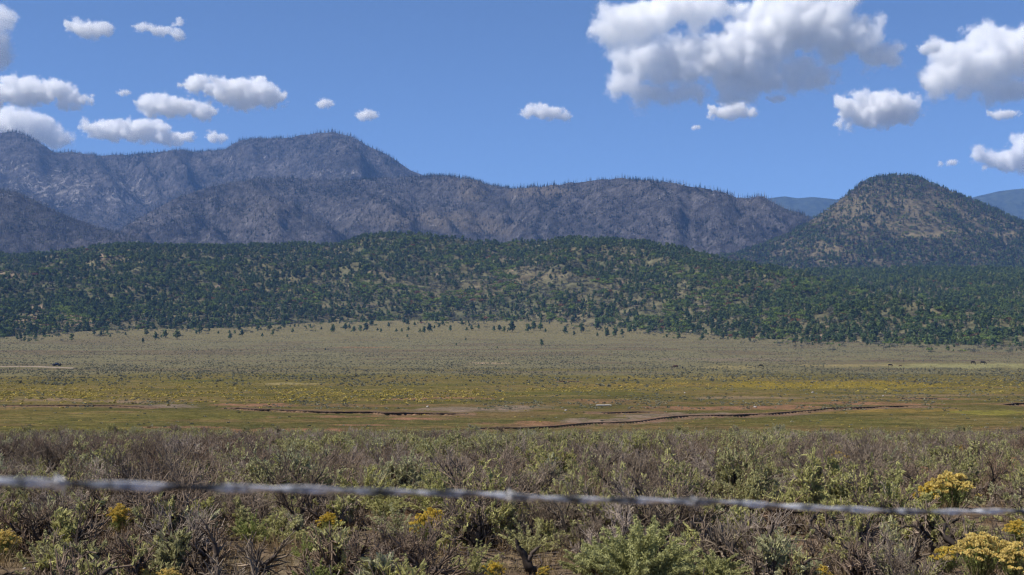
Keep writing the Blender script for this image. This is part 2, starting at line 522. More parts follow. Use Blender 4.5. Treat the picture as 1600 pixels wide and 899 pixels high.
class Hill:
    def __init__(s, name, outline, toe_d, ridge_d, mat, nu=420, nt_=110, amp=60, nscale=500, seed=1, shape=.9, back=.35, xr=(-420, 2020),
                 tone=None, ribs=0.0, foot_z=None, jag=2.0):
        s.name = name
        o = np.array(outline, float)
        uo, eo = ray(o[:, 0], o[:, 1])
        x = np.linspace(xr[0], xr[1], nu)
        s.u = (x - 800) / FPX
        e = np.interp(s.u, uo, eo) + jag / FPX * fbm(x / 13, x * 0, 4, seed + 50)
        Dt = np.interp(x, *np.array(toe_d, float).T) if not np.isscalar(toe_d) else np.full(nu, float(toe_d))
        Dr = np.interp(x, *np.array(ridge_d, float).T) if not np.isscalar(ridge_d) else np.full(nu, float(ridge_d))
        t = np.concatenate([np.linspace(0, 1, nt_), np.linspace(1, 1 + back, max(nt_ // 5, 4))[1:]])
        s.t = t
        T, U = np.meshgrid(t, s.u)
        D = Dt[:, None] + (Dr - Dt)[:, None] * T
        XX = U * D
        zt = ground_z((s.u * Dt), Dt) - 3 if foot_z is None else np.full(nu, float(foot_z))
        zr = EYE + e * Dr
        prof = np.clip(T, 0, 1) ** shape
        prof = np.where(T > 1, 1 - ((T - 1) / back) ** 1.3 * .9, prof)
        env = np.sin(np.clip(T, 0, 1) * math.pi) ** .8
        wx = fbm(XX / nscale, D / nscale, 3, seed + 7) * nscale * .25
        nz = ridged((XX + wx) / nscale, (D * .8 + wx) / nscale, 6, seed, .52) + ribs * ridged(XX / nscale * 2.5 + D / nscale * .9 + wx / nscale, D / nscale * .35, 5, seed + 3)
        Z = zt[:, None] + (zr - zt)[:, None] * prof + amp * nz * env * (.35 + .65 * T)
        small = amp * .20 * fbm(XX / nscale * 9, D / nscale * 9, 4, seed + 11)
        Z = Z + small * env
        # scale every column so that its skyline stands where the photograph has it
        for _ in range(3):
            el = ((Z - EYE) / D).max(1)
            j = ((Z - EYE) / D).argmax(1)
            Dj = D[np.arange(nu), j]; Zj = Z[np.arange(nu), j]
            want = EYE + e * Dj
            k = (want - zt) / np.maximum(Zj - zt, 1)
            Z = zt[:, None] + (Z - zt[:, None]) * k[:, None]
        s.X, s.D, s.Z, s.Dt, s.Dr, s.zt = XX, D, Z, Dt, Dr, zt
        nt2 = len(t)
        V = np.stack([XX, D, Z], -1).reshape(-1, 3)
        a, b = np.meshgrid(np.arange(nu - 1), np.arange(nt2 - 1), indexing='ij')
        F = np.stack([a * nt2 + b, (a + 1) * nt2 + b, (a + 1) * nt2 + b + 1, a * nt2 + b + 1], -1).reshape(-1, 4)
        px, py = to_px(V[:, 0], V[:, 1], V[:, 2])
        s.px, s.py = px.reshape(XX.shape), py.reshape(XX.shape)
        cols_ = np.zeros((len(V), 3))
        if tone:
            for cx, cy, hw, hh, ch, st in tone:
                wob = .5 * fbm(px / 22, py / 12, 4, seed + int(cx) % 13)
                m = (1 - sstep(.4, 1.1, np.sqrt(((px - cx) / hw) ** 2 + ((py - cy) / hh) ** 2) + wob)) * st
                cols_[:, ch] = np.maximum(cols_[:, ch], m)
        s.cols = cols_.reshape(XX.shape + (3,))
        s.obj = add(name, mesh_np(name, V, F, [mat], smooth=True, cols=cols_), kind='structure')

    def sample(s, n, r, t0=0.0, t1=1.05, front=True):
        """random points on the hill, even over its area; returns X, Y, Z, px, py, tone"""
        nu = len(s.u)
        i = r.random(n) * (nu - 1.001); tt = t0 + (t1 - t0) * r.random(n)
        j = np.interp(tt, s.t, np.arange(len(s.t)))
        j = np.minimum(j, len(s.t) - 1.001)
        i0 = i.astype(int); j0 = j.astype(int); fi = i - i0; fj = j - j0

        def L(A):
            return (A[i0, j0] * (1 - fi) * (1 - fj) + A[i0 + 1, j0] * fi * (1 - fj) + A[i0, j0 + 1] * (1 - fi) * fj + A[i0 + 1, j0 + 1] * fi * fj)
        Dd = L(s.D)
        keep = r.random(n) < (Dd * (np.interp(s.u[i0], s.u, s.Dr - s.Dt))) / (s.Dr.max() * (s.Dr - s.Dt).max())
        out = [L(s.X), Dd, L(s.Z), L(s.px), L(s.py), np.stack([L(s.cols[..., k]) for k in range(3)], -1)]
        return [o[keep] for o in out]


mt_rock = srgb(176, 168, 165)
m_range = terrain_mat('burnt_mountain_earth', (.042, .041, .046), (.122, .112, .114), (.28, .26, .25), .12, .0035, .03, extra=(.22, .18, .13), bumpd=26)
m_cone = terrain_mat('cone_hill_earth', (.055, .050, .036), (.125, .105, .066), (.22, .18, .13), .05, .006, .02, extra=(.20, .165, .095), bumpd=8)
m_foot = terrain_mat('foothill_earth', (.065, .072, .038), (.13, .112, .066), (.28, .20, .15), .1, .008, .03, extra=(.30, .22, .15), bumpd=2)
m_far = terrain_mat('distant_forest', (.025, .035, .025), (.045, .055, .035), (.06, .06, .05), 0, .002, .004, bumpd=10)

far_hills = Hill('distant_hills', [(-500, 330), (900, 335), (1150, 318), (1200, 310), (1225, 307), (1245, 310), (1270, 308), (1300, 311), (1400, 330), (1480, 320), (1530, 306), (1560, 299), (1600, 295), (1700, 288), (2100, 300)],
                 9800, 11800, m_far, nu=260, nt_=30, amp=60, nscale=1400, seed=3, shape=1, jag=.6, foot_z=-40)
main = Hill('mountain_range', [(-500, 215), (-200, 225), (-60, 212), (0, 207), (22, 206), (45, 214), (70, 228), (85, 239), (110, 238), (150, 243), (200, 242), (250, 237), (285, 234), (310, 238), (350, 234), (370, 222), (400, 216), (440, 217), (480, 210), (520, 206), (545, 213), (580, 230), (610, 246), (640, 266), (670, 278), (800, 300), (1000, 340), (1300, 370), (2100, 380)],
            5200, [(-500, 7400), (0, 7200), (300, 7600), (520, 7000), (700, 7000), (2100, 7600)], m_range, amp=230, nscale=900, seed=11, shape=.85, ribs=.75,
            tone=[(70, 290, 110, 26, 0, 1), (30, 262, 60, 12, 0, .7), (190, 300, 55, 30, 0, .9), (110, 315, 50, 14, 0, .8), (330, 265, 60, 30, 0, .25), (530, 272, 60, 12, 0, .7), (350, 250, 30, 10, 0, .5)], foot_z=-10)
mid = Hill('middle_ridge', [(-500, 420), (0, 410), (170, 375), (200, 352), (235, 330), (280, 308), (330, 291), (400, 279), (450, 277), (500, 281), (540, 282), (600, 279), (660, 276), (700, 273), (725, 278), (745, 284), (770, 291), (800, 295), (840, 292), (880, 288), (920, 283), (955, 279), (1000, 281), (1040, 285), (1080, 291), (1120, 298), (1150, 308), (1165, 310), (1195, 307), (1215, 320), (1240, 330), (1275, 345), (1330, 372), (1500, 400), (2100, 400)],
           [(-500, 3700), (400, 3600), (1000, 3600), (2100, 3700)], [(-500, 5000), (200, 4600), (520, 5300), (700, 5500), (950, 5000), (1200, 4700), (2100, 5000)], m_range, nu=460, amp=140, nscale=520, seed=23, shape=.8, ribs=.8,
           tone=[(840, 300, 60, 12, 1, .55), (740, 290, 28, 26, 1, .45), (700, 345, 130, 18, 1, .4), (1080, 305, 60, 20, 0, .45), (440, 330, 90, 20, 0, .4), (1190, 345, 60, 40, 0, .25), (760, 360, 60, 10, 1, .5), (330, 372, 30, 12, 0, .4)], foot_z=-8, jag=3)
spur = Hill('left_spur', [(-500, 250), (-100, 275), (0, 296), (30, 302), (70, 322), (110, 340), (150, 354), (190, 366), (225, 378), (260, 392), (330, 420), (500, 440), (2100, 450)],
            3300, [(-500, 4300), (0, 4100), (300, 3700), (2100, 3700)], m_range, nu=300, nt_=70, amp=80, nscale=380, seed=31, shape=.85, ribs=.7, xr=(-420, 700), tone=[(60, 350, 60, 12, 0, .3)], foot_z=-8)
cone = Hill('cone_hill', [(-500, 470), (1000, 440), (1100, 402), (1150, 397), (1200, 381), (1240, 361), (1270, 343), (1300, 324), (1325, 303), (1350, 286), (1375, 277), (1400, 274), (1425, 276), (1450, 284), (1480, 296), (1520, 313), (1560, 330), (1600, 348), (1700, 372), (1900, 395), (2100, 400)],
            2900, [(-500, 3500), (1100, 3500), (1400, 3900), (2100, 3600)], m_cone, nu=360, nt_=110, amp=42, nscale=300, seed=41, shape=.8, ribs=.5, xr=(950, 2020), foot_z=-5, jag=1.5,
            tone=[(1440, 320, 70, 26, 1, .4), (1330, 330, 60, 25, 1, .22), (1400, 352, 110, 10, 1, .25), (1445, 368, 40, 8, 1, .9), (1580, 367, 40, 6, 1, 1), (1300, 385, 40, 8, 1, .5), (1500, 360, 60, 6, 1, .4)])
bench = Hill('right_bench', [(-500, 520), (900, 480), (1050, 440), (1200, 424), (1260, 423), (1350, 423), (1450, 421), (1540, 421), (1600, 422), (2100, 425)],
             [(-500, 2300), (1000, 2200), (1250, 1750), (1450, 1380), (1600, 1200), (2100, 1150)], [(-500, 2500), (2100, 2500)], m_foot, nu=260, nt_=80, amp=9, nscale=170, seed=47, shape=.9, xr=(900, 2020),
             tone=[(1340, 505, 14, 10, 1, .9), (1275, 480, 10, 5, 1, .8), (1220, 500, 30, 5, 1, .5), (1550, 445, 20, 6, 1, .3)], jag=1)
toe_px = np.array([(-420, 530), (0, 527), (60, 524), (130, 520), (200, 515), (300, 513), (400, 510), (470, 505), (540, 503), (600, 501.5), (800, 501.5), (900, 506), (1000, 514), (1100, 522), (1200, 529), (1300, 534), (1450, 538), (1600, 540), (2020, 542)])
foot = Hill('foothill', [(-500, 410), (0, 401), (80, 398), (110, 392), (150, 388), (200, 384), (250, 386), (330, 387), (400, 386), (470, 384), (520, 386), (545, 381), (565, 372), (600, 368), (640, 366), (680, 370), (740, 377), (790, 381), (840, 378), (900, 374), (960, 377), (1020, 383), (1080, 394), (1130, 407), (1200, 420), (1260, 430), (1320, 446), (1450, 475), (1600, 505), (2100, 530)],
            [(a, max(float(depth_at(b)) - 8, 100)) for a, b in toe_px], [(-500, 2600), (100, 2500), (560, 2350), (900, 2300), (1200, 2050), (1450, 1500), (1600, 1300), (2100, 1250)], m_foot, nu=460, nt_=120, amp=36, nscale=230, seed=59, shape=.85,
            tone=[(15, 430, 22, 6, 1, .6), (35, 497, 50, 6, 1, .7), (110, 497, 40, 6, 1, .7), (130, 505, 30, 6, 1, .6), (160, 400, 14, 5, 1, .7), (60, 480, 20, 5, 1, .7), (700, 462, 90, 6, 1, .25), (840, 430, 70, 8, 1, .12), (760, 445, 70, 6, 1, .2), (560, 477, 80, 4, 1, .25), (1120, 480, 60, 8, 1, .15), (950, 405, 10, 5, 1, .2)])

# ------------------------------------------------------------------ scattering with geometry nodes
def lib(name, meshes):
    c = bpy.data.collections.new(name)      # never linked to the scene: only a shelf of shapes
    for k, me in enumerate(meshes):
        o = bpy.data.objects.new('%s_%02d' % (name, k), me); c.objects.link(o)
    return c


def scatter(name, pts, scl, shelf, nvar, seed=0, tilt=0.0, label=None, category=None, zs=None, parent=None):
    r = np.random.default_rng(seed + 99)
    n = len(pts)
    me = bpy.data.meshes.new(name)
    me.vertices.add(n); me.vertices.foreach_set('co', np.asarray(pts, np.float32).ravel())
    s3 = np.repeat(np.asarray(scl, np.float32)[:, None], 3, 1)
    if zs is not None:
        s3[:, 2] *= zs
    a = me.attributes.new('scl', 'FLOAT_VECTOR', 'POINT'); a.data.foreach_set('vector', s3.ravel())
    rt = np.stack([r.normal(size=n) * tilt, r.normal(size=n) * tilt, r.random(n) * 6.283], 1).astype(np.float32)
    a = me.attributes.new('turn', 'FLOAT_VECTOR', 'POINT'); a.data.foreach_set('vector', rt.ravel())
    a = me.attributes.new('pick', 'INT', 'POINT'); a.data.foreach_set('value', r.integers(0, nvar, n).astype(np.int32))
    o = add(name, me, parent, kind='stuff')
    if label:
        o['label'] = label
    if category:
        o['category'] = category
    g = bpy.data.node_groups.new(name + '_scatter', 'GeometryNodeTree')
    g.interface.new_socket('Geometry', in_out='INPUT', socket_type='NodeSocketGeometry')
    g.interface.new_socket('Geometry', in_out='OUTPUT', socket_type='NodeSocketGeometry')
    N, Lk = g.nodes, g.links
    gi = N.new('NodeGroupInput'); go = N.new('NodeGroupOutput')
    ci = N.new('GeometryNodeCollectionInfo'); ci.inputs['Collection'].default_value = shelf
    ci.inputs['Separate Children'].default_value = True; ci.inputs['Reset Children'].default_value = True
    ip = N.new('GeometryNodeInstanceOnPoints'); ip.inputs['Pick Instance'].default_value = True

    def attr(nm, typ):
        x = N.new('GeometryNodeInputNamedAttribute'); x.data_type = typ; x.inputs['Name'].default_value = nm
        return [y for y in x.outputs if y.enabled and y.name == 'Attribute'][0]
    Lk.new(gi.outputs[0], ip.inputs['Points']); Lk.new(ci.outputs[0], ip.inputs['Instance'])
    Lk.new(attr('pick', 'INT'), ip.inputs['Instance Index'])
    e = N.new('FunctionNodeEulerToRotation'); Lk.new(attr('turn', 'FLOAT_VECTOR'), e.inputs[0])
    Lk.new(e.outputs[0], ip.inputs['Rotation']); Lk.new(attr('scl', 'FLOAT_VECTOR'), ip.inputs['Scale'])
    Lk.new(ip.outputs[0], go.inputs[0])
    o.modifiers.new('scatter', 'NODES').node_group = g
    return o


# ------------------------------------------------------------------ tree shapes
def crown_quads(r, lobes, n, size):
    """leaf clumps on and inside a set of lobes (cx, cy, cz, rad)"""
    lobes = np.array(lobes, float); wgt = lobes[:, 3] ** 2; k = r.choice(len(lobes), n, p=wgt / wgt.sum())
    d = unit(n, r); d[:, 2] = np.abs(d[:, 2]) * .9 - .25 * (r.random(n) < .3)
    c = lobes[k, :3] + d * lobes[k, 3:4] * (.62 + .45 * r.random((n, 1)))
    a = unit(n, r) * .8 + d * .2; b = np.cross(a, d + unit(n, r) * .6); b /= np.linalg.norm(b, axis=1, keepdims=True) + 1e-6
    a /= np.linalg.norm(a, axis=1, keepdims=True)
    s = size * (.5 + r.random((n, 1)))
    return quads(c, a * s, b * s * .7)


def juniper(seed, h=1.0, conic=0.0, n=190):
    r = np.random.default_rng(seed)
    lobes = []
    for k in range(9):
        z = (.22 + .62 * (k / 8)) * h
        rad = (.26 * (1 - conic * (z / h - .2)) * (1 - .35 * z / h)) * h * (.8 + .4 * r.random())
        off = r.normal(size=2) * .13 * h * (1 - .5 * conic) * (1.1 - z / h)
        lobes.append((off[0], off[1], z, rad))
    cv, cf = crown_quads(r, lobes, n, .075 * h)
    segs = [(0, 0, -.08 * h, .02 * h, 0, .3 * h, .035 * h, .025 * h), (.02 * h, 0, .3 * h, 0, .02 * h, .75 * h, .025 * h, .008 * h)]
    for k in range(4):
        a = r.random() * 6.28; z = (.12 + .12 * k) * h
        segs.append((0, 0, z, math.cos(a) * .22 * h, math.sin(a) * .22 * h, z + .16 * h, .016 * h, .006 * h))
    tv, tf = tubes(segs, 4)
    return (cv, cf), (tv, tf)


jun_parts = [juniper(100 + k, 1, c) for k, c in enumerate([0, .2, .5, .9, 0, 1.0])]
jun_crown = [mesh_np('juniper_crown', *p[0], [M['juniper']]) for p in jun_parts]
jun_trunk = [mesh_np('juniper_trunk', *p[1], [M['trunk']]) for p in jun_parts]
jun_mesh = []
for p in jun_parts:
    v, f, m = join([(p[0][0], p[0][1], 0), (p[1][0], p[1][1], 1)])
    jun_mesh.append(mesh_np('juniper', v, f, [M['juniper'], M['trunk']], m))


def oak(seed, n=110, mat='oak'):
    r = np.random.default_rng(seed)
    lobes = [(r.normal() * .28, r.normal() * .28, .22 + .2 * r.random(), .28 + .12 * r.random()) for k in range(6)]
    cv, cf = crown_quads(r, lobes, n, .085)
    tv, tf = tubes([(0, 0, -.1, r.normal() * .1, r.normal() * .1, .4, .02, .01) for k in range(3)], 3)
    v, f, m = join([(cv, cf, 0), (tv, tf, 1)])
    return mesh_np('oak', v, f, [M[mat], M['trunk']], m)


oak_mesh = [oak(200 + k) for k in range(4)]
grey_mesh = [oak(220 + k, 90, 'greyscrub') for k in range(3)]


def snag(seed):
    r = np.random.default_rng(seed)
    top = np.array([r.normal() * .02, r.normal() * .02, 1.0])
    segs = [(0, 0, -.1, top[0] * .5, top[1] * .5, .5, .034, .024), (top[0] * .5, top[1] * .5, .5, *top, .024, .006)]
    for k in range(9):
        z = .25 + .7 * r.random(); a = r.random() * 6.28; L = .11 * (1.15 - z)+.02
        segs.append((top[0] * z, top[1] * z, z, math.cos(a) * L, math.sin(a) * L, z + L * .6, .014, .005))
    v, f = tubes(segs, 3)
    return mesh_np('snag', v, f, [M['snag']])


snag_mesh = [snag(300 + k) for k in range(5)]


def pine(seed):
    r = np.random.default_rng(seed); n = 70
    z = .12 + .86 * r.random(n) ** 1.2; rad = .17 * (1.03 - z); a = r.random(n) * 6.283
    c = np.stack([np.cos(a) * rad * .6, np.sin(a) * rad * .6, z], 1)
    out = np.stack([np.cos(a), np.sin(a), -.25 + 0 * a], 1)
    side = np.stack([-np.sin(a), np.cos(a), 0 * a], 1) + unit(n, r) * .4
    cv, cf = quads(c, out * (rad[:, None] * .6 + .015), side * (rad[:, None] * .35 + .01))
    tv, tf = tubes([(0, 0, -.1, 0, 0, .95, .018, .004)], 3)
    v, f, m = join([(cv, cf, 0), (tv, tf, 1)])
    return mesh_np('pine', v, f, [M['farpine'], M['snag']], m)


pine_mesh = [pine(320 + k) for k in range(4)]
S_jun, S_oak, S_grey, S_snag, S_pine = lib('shelf_juniper', jun_mesh), lib('shelf_oak', oak_mesh), lib('shelf_grey', grey_mesh), lib('shelf_snag', snag_mesh), lib('shelf_pine', pine_mesh)


def vis(px, lo=-60, hi=1660):
    return (px > lo) & (px < hi)


def thing(name, label, category, group, loc, rz=0.0, s=1.0, meshes=(), zs=1.0):
    """an Empty at the base with one child per (part name, mesh)"""
    e = bpy.data.objects.new(name, None); COL.objects.link(e)
    e.empty_display_size = .1
    e.location = loc; e.rotation_euler = (0, 0, rz); e.scale = (s, s, s * zs)
    e['label'] = label; e['category'] = category
    if group:
        e['group'] = group
    for pn, me in meshes:
        o = bpy.data.objects.new(pn, me); COL.objects.link(o); o.parent = e
    return e


def single(name, me, label, category, group, loc, rz=0.0, s=1.0, zs=1.0):
    o = bpy.data.objects.new(name, me); COL.objects.link(o)
    o.location = loc; o.rotation_euler = (0, 0, rz); o.scale = (s, s, s * zs)
    o['label'] = label; o['category'] = category
    if group:
        o['group'] = group
    return o


WX = [(0, 755), (400, 765), (800, 777), (1200, 792), (1600, 801)]


def side(px):
    return ['at the far left', 'on the left', 'left of centre', 'just left of centre', 'just right of centre', 'right of centre', 'on the right', 'at the far right'][int(np.clip(px / 200, 0, 7))]


def spot(px):
    return ['at the left edge', 'at far left', 'on the left', 'inner left', 'a little left of centre', 'just left of the middle', 'just right of the middle', 'a little right of centre', 'inner right', 'on the right', 'at far right', 'at the right edge'][int(np.clip(px / 133.4, 0, 11))]


def row(px, py):
    wy = np.interp(px, [a for a, b in WX], [b for a, b in WX])
    return 'at the bottom edge' if py > 872 else 'well below the wire' if py > wy + 50 else 'under the wire' if py > wy + 18 else 'behind the wire' if py > wy - 14 else 'above the wire' if py > 722 else 'far behind the wire'


# woodland on the foothill and the bench
r = np.random.default_rng(5)
trees, oaks, greys = [], [], []
for H, n, dens in ((foot, 190000, 1.0), (bench, 60000, 1.15)):
    X_, Y_, Z_, px, py, tn = H.sample(n, r, 0.0, 1.04)
    ok = vis(px, -90, 1690)
    clump = fbm(px / 45, py / 16, 4, 71) + .5 * fbm(px / 14, py / 7, 3, 75)
    bare = tn[:, 1]
    # openings run across the middle of the hill and behind its foot; the top and the left are closed
    opening = np.exp(-((px - 780) / 300) ** 2 - ((py - 448) / 30) ** 2) * .38 + np.exp(-((px - 1000) / 260) ** 2 - ((py - 470) / 30) ** 2) * .2
    d_tree = np.clip(.62 + .55 * clump - opening - bare * .9, 0.02, 1) * dens
    if H is foot:
        d_tree = d_tree * (1 - .75 * sstep(490, 508, py) * sstep(440, 560, px) * (1 - sstep(850, 1090, px + 60 * fbm(px / 30, py / 6, 3, 77))))
    pk = r.random(len(px))
    isT = ok & (pk < d_tree * .85)
    trees.append(np.stack([X_, Y_, Z_, px, py], 1)[isT])
    oc = fbm(px / 38, py / 12, 3, 81)
    left = ok & ~isT & (r.random(len(px)) > bare)
    isO = left & (oc > .05) & (r.random(len(px)) < .65)
    isG = left & ~isO & (r.random(len(px)) < .38)
    oaks.append(np.stack([X_, Y_, Z_, px, py], 1)[isO]); greys.append(np.stack([X_, Y_, Z_, px, py], 1)[isG])
trees = np.concatenate(trees); oaks = np.concatenate(oaks); greys = np.concatenate(greys)
# strays on the grass below the woods: (x, y of the foot, height in pixels, kind 0 round 1 conical)
LONE = [(27, 532, 6, 0), (32, 531, 6, 0), (45, 536, 6, 3), (45, 524, 9, 0), (56, 531, 9, 3), (68, 527, 8, 0), (112, 534, 8, 0), (147, 525, 6, 0), (172, 528, 5, 3), (158, 526, 7, 1), (223, 535, 7, 3),
        (243, 531, 8, 0), (258, 528, 9, 0), (277, 530, 12, 0), (252, 527, 4, 1), (228, 524, 8, 0), (302, 515, 12, 0), (312, 521, 10, 0), (327, 518, 5, 1), (341, 521, 5, 3), (358, 514, 6, 1),
        (367, 521, 6, 3), (360, 529, 7, 0), (374, 517, 7, 0), (378, 524, 7, 0), (403, 516, 6, 0), (420, 516, 9, 0), (426, 523, 6, 0), (410, 526, 6, 3), (444, 511, 7, 0), (457, 519, 7, 3), (485, 512, 6, 3),
        (502, 515, 5, 3), (520, 520, 9, 4), (540, 515, 8, 0), (546, 513, 7, 3), (553, 519, 8, 1), (563, 518, 7, 0), (572, 517, 9, 0), (581, 509, 7, 0), (590, 517, 5, 3), (607, 511, 7, 3), (595, 519, 6, 3),
        (619, 519, 6, 3), (628, 519, 6, 3), (636, 528, 5, 3), (638, 517, 5, 0), (631, 506, 7, 0), (636, 508, 6, 0), (648, 509, 6, 3), (656, 521, 7, 3), (663, 521, 7, 0), (671, 520, 9, 0), (681, 505, 9, 0),
        (686, 513, 5, 0), (692, 509, 5, 0), (704, 519, 8, 3), (722, 509, 8, 3), (729, 519, 6, 3), (737, 518, 6, 0), (748, 516, 7, 3), (772, 520, 8, 3), (780, 519, 7, 0), (788, 521, 8, 1), (800, 521, 12, 0),
        (825, 521, 9, 0), (834, 518, 10, 0), (845, 518, 9, 0), (852, 521, 6, 3), (883, 523, 8, 0), (897, 525, 5, 0), (909, 522, 10, 0), (932, 517, 11, 0), (933, 526, 6, 3), (948, 526, 9, 0), (961, 527, 10, 0),
        (972, 525, 7, 0), (983, 521, 8, 0), (991, 520, 8, 0), (1014, 522, 7, 0), (713, 540, 4, 3), (508, 548, 4, 3), (777, 545, 4, 3), (846, 541, 7, 0), (728, 533, 3, 0), (1060, 530, 8, 0), (1097, 530, 7, 0),
        (1268, 535, 9, 0), (1314, 535, 8, 0), (1349, 536, 10, 0), (1384, 535, 9, 0), (1412, 535, 8, 0), (1460, 539, 8, 0), (1523, 539, 8, 0), (1557, 539, 9, 0), (1130, 528, 6, 0), (1160, 529, 6, 0)]
gj = 'junipers scattered on the grass below the wooded foothill'
for k, (lx, ly, lh, kd) in enumerate(LONE):
    Xl, Yl, Zl = on_ground(lx, ly)
    hm = lh * Yl / FPX * 1.12
    v = kd if kd else int(rng.integers(0, 3))
    kind = {0: 'round dark juniper', 1: 'upright dark juniper', 2: 'upright dark juniper', 3: 'small pointed juniper', 4: 'grey-green juniper'}[kd]
    thing('juniper_tree', kind + (' high' if ly < 512 else ' low' if ly > 524 else '') + ' on the grass slope below the woods, ' + side(lx), 'tree', gj, (Xl, Yl, Zl - .1), rng.random() * 6.28, hm * (1.35 if kd in (0, 4) else 1.12), [('crown', jun_crown[v]), ('trunk', jun_trunk[v])])
# low brush and saplings thinning out from the woods into the plain
xe = -60 + 1720 * rng.random(5200); off = -6 + 22 * rng.random(5200) ** 1.6
ye = np.interp(xe, toe_px[:, 0], toe_px[:, 1]) + off
ke = rng.random(5200) < np.clip(.75 - off / 17 + .9 * fbm(xe / 22, ye / 4, 4, 211), 0, 1) * .75
xe, ye = xe[ke], ye[ke]; De = depth_at(ye); Xe = ray(xe, ye)[0] * De
pe = np.stack([Xe, De, ground_z(Xe, De) - .1], 1); ve = rng.random(len(pe))
scatter('woodland_edge_brush', pe[ve < .6], 1.6 + 2.2 * rng.random((ve < .6).sum()), S_grey, 3, 71)
scatter('woodland_edge_saplings', pe[(ve >= .6) & (ve < .86)], 1.5 + 3.2 * rng.random(((ve >= .6) & (ve < .86)).sum()) ** 1.5, S_jun, 6, 72)
scatter('woodland_edge_oak_scrub', pe[ve >= .86], 1.8 + 2.2 * rng.random((ve >= .86).sum()), S_oak, 4, 73)
# nearest trees at the edge of the woods are things of their own
def behind_toe(a):
    return a[:, 1] - np.interp(a[:, 3], foot.u * FPX + 800, foot.Dt) + 12 * rng.random(len(a))


order = np.argsort(behind_toe(trees))
vis_t = vis(trees[order, 3], 0, 1600)
pickT = order[vis_t][:200]
mask = np.zeros(len(trees), bool); mask[pickT] = True
for k in pickT:
    hs = 4.2 + 3.6 * rng.random()
    v = int(rng.integers(0, 6))
    lab = ['rounded dark green juniper in the front edge of the woods', 'bushy dark green pinyon in the front edge of the woods', 'narrow dark green pinyon in the front edge of the woods'][0 if v in (0, 4) else 1 if v in (1, 2) else 2]
    single('juniper_tree', jun_mesh[v], ('large ' if hs > 6.6 else 'small ' if hs < 5.2 else '') + lab + ', ' + side(trees[k, 3]), 'tree', 'trees along the front edge of the woods', tuple(trees[k, :3]), rng.random() * 6.28, hs)
rest = trees[~mask]
scatter('foothill_woodland', rest[:, :3], 2.8 + 6.4 * r.random(len(rest)) ** 1.8, S_jun, 6, 1)
order = np.argsort(behind_toe(oaks)); vo = vis(oaks[order, 3], 0, 1600); po = order[vo][:80]; mo = np.zeros(len(oaks), bool); mo[po] = True
for k in po:
    single('oak_shrub', oak_mesh[int(rng.integers(0, 4))], 'bright green oak shrub among dark junipers at the hill foot, ' + spot(oaks[k, 3]), 'shrub', 'oak shrubs at the foot of the hill', tuple(oaks[k, :3]), rng.random() * 6.28, 4 + 2.5 * rng.random())
scatter('oak_scrub', oaks[~mo][:, :3], 3.8 + 3.4 * r.random((~mo).sum()), S_oak, 4, 2)
scatter('grey_brush', greys[:, :3], 2.5 + 3 * r.random(len(greys)), S_grey, 3, 3)

# cone hill: pines in bands, oak and brush low down
X_, Y_, Z_, px, py, tn = cone.sample(80000, r, .0, 1.02)
ok = vis(px, 1050, 1690)
dens = .48 + .7 * fbm(px / 26, py / 14, 4, 91) - tn[:, 1] * .55 + .45 * sstep(360, 400, py) + .25 * np.exp(-((py - 290) / 14) ** 2) + .3 * sstep(1500, 1580, px)
pk = r.random(len(px)); a = ok & (pk < dens * .55)
half = r.random(len(px)) < .5
pts = np.stack([X_, Y_, Z_], 1)
scatter('cone_hill_pines', pts[a & half], 7 + 8 * r.random((a & half).sum()), S_pine, 4, 4)
scatter('cone_hill_junipers', pts[a & ~half], 5 + 5 * r.random((a & ~half).sum()), S_jun, 6, 5)
b = ok & ~a & (r.random(len(px)) < .22 * (1 + 1.5 * sstep(345, 400, py)) * (1 - .5 * tn[:, 1]))
bo = b & (r.random(len(px)) < .3)
scatter('cone_hill_oak_scrub', pts[bo], 4 + 4 * r.random(bo.sum()), S_oak, 4, 6)
scatter('cone_hill_brush', pts[b & ~bo], 3.5 + 4 * r.random((b & ~bo).sum()), S_grey, 3, 7)

# mountains: standing burnt trees with pines left between them
sky_n = 0
for H, n, nm, h0, h1, pinef in ((main, 110000, 'mountain', 16, 26, .40), (mid, 110000, 'ridge', 13, 21, .32), (spur, 45000, 'spur', 11, 18, .12)):
    X_, Y_, Z_, px, py, tn = H.sample(n, r, .02, 1.03)
    ok = vis(px, -60, 1660)
    cl = fbm(px / 60, py / 30, 4, 95 + h0)
    pts = np.stack([X_, Y_, Z_ - .5], 1)
    a = ok & (r.random(len(px)) < np.clip(.75 + .5 * cl - .45 * tn[:, 0], .1, 1))
    isP = a & (r.random(len(px)) < pinef * (1 + 2.2 * fbm(px / 50, py / 22, 3, 99 + h0)))
    isS = a & ~isP
    scatter(nm + '_burnt_trees', pts[isS], .7 * h0 + (h1 - h0) * r.random(isS.sum()), S_snag, 5, 8 + h0)
    scatter(nm + '_pines', pts[isP], h0 * .7 + (h1 - h0) * r.random(isP.sum()), S_pine, 4, 9 + h0)
    b = ok & ~a & (r.random(len(px)) < .35)
    scatter(nm + '_brush', pts[b], 4 + 5 * r.random(b.sum()), S_grey, 3, 10 + h0)
X_, Y_, Z_, px, py, tn = cone.sample(2600, r, .8, 1.02)
m_ = vis(px, 1250, 1660) & (py < 320)
scatter('cone_hill_burnt_trees', np.stack([X_, Y_, Z_], 1)[m_], 7 + 7 * r.random(m_.sum()), S_snag, 5, 17)

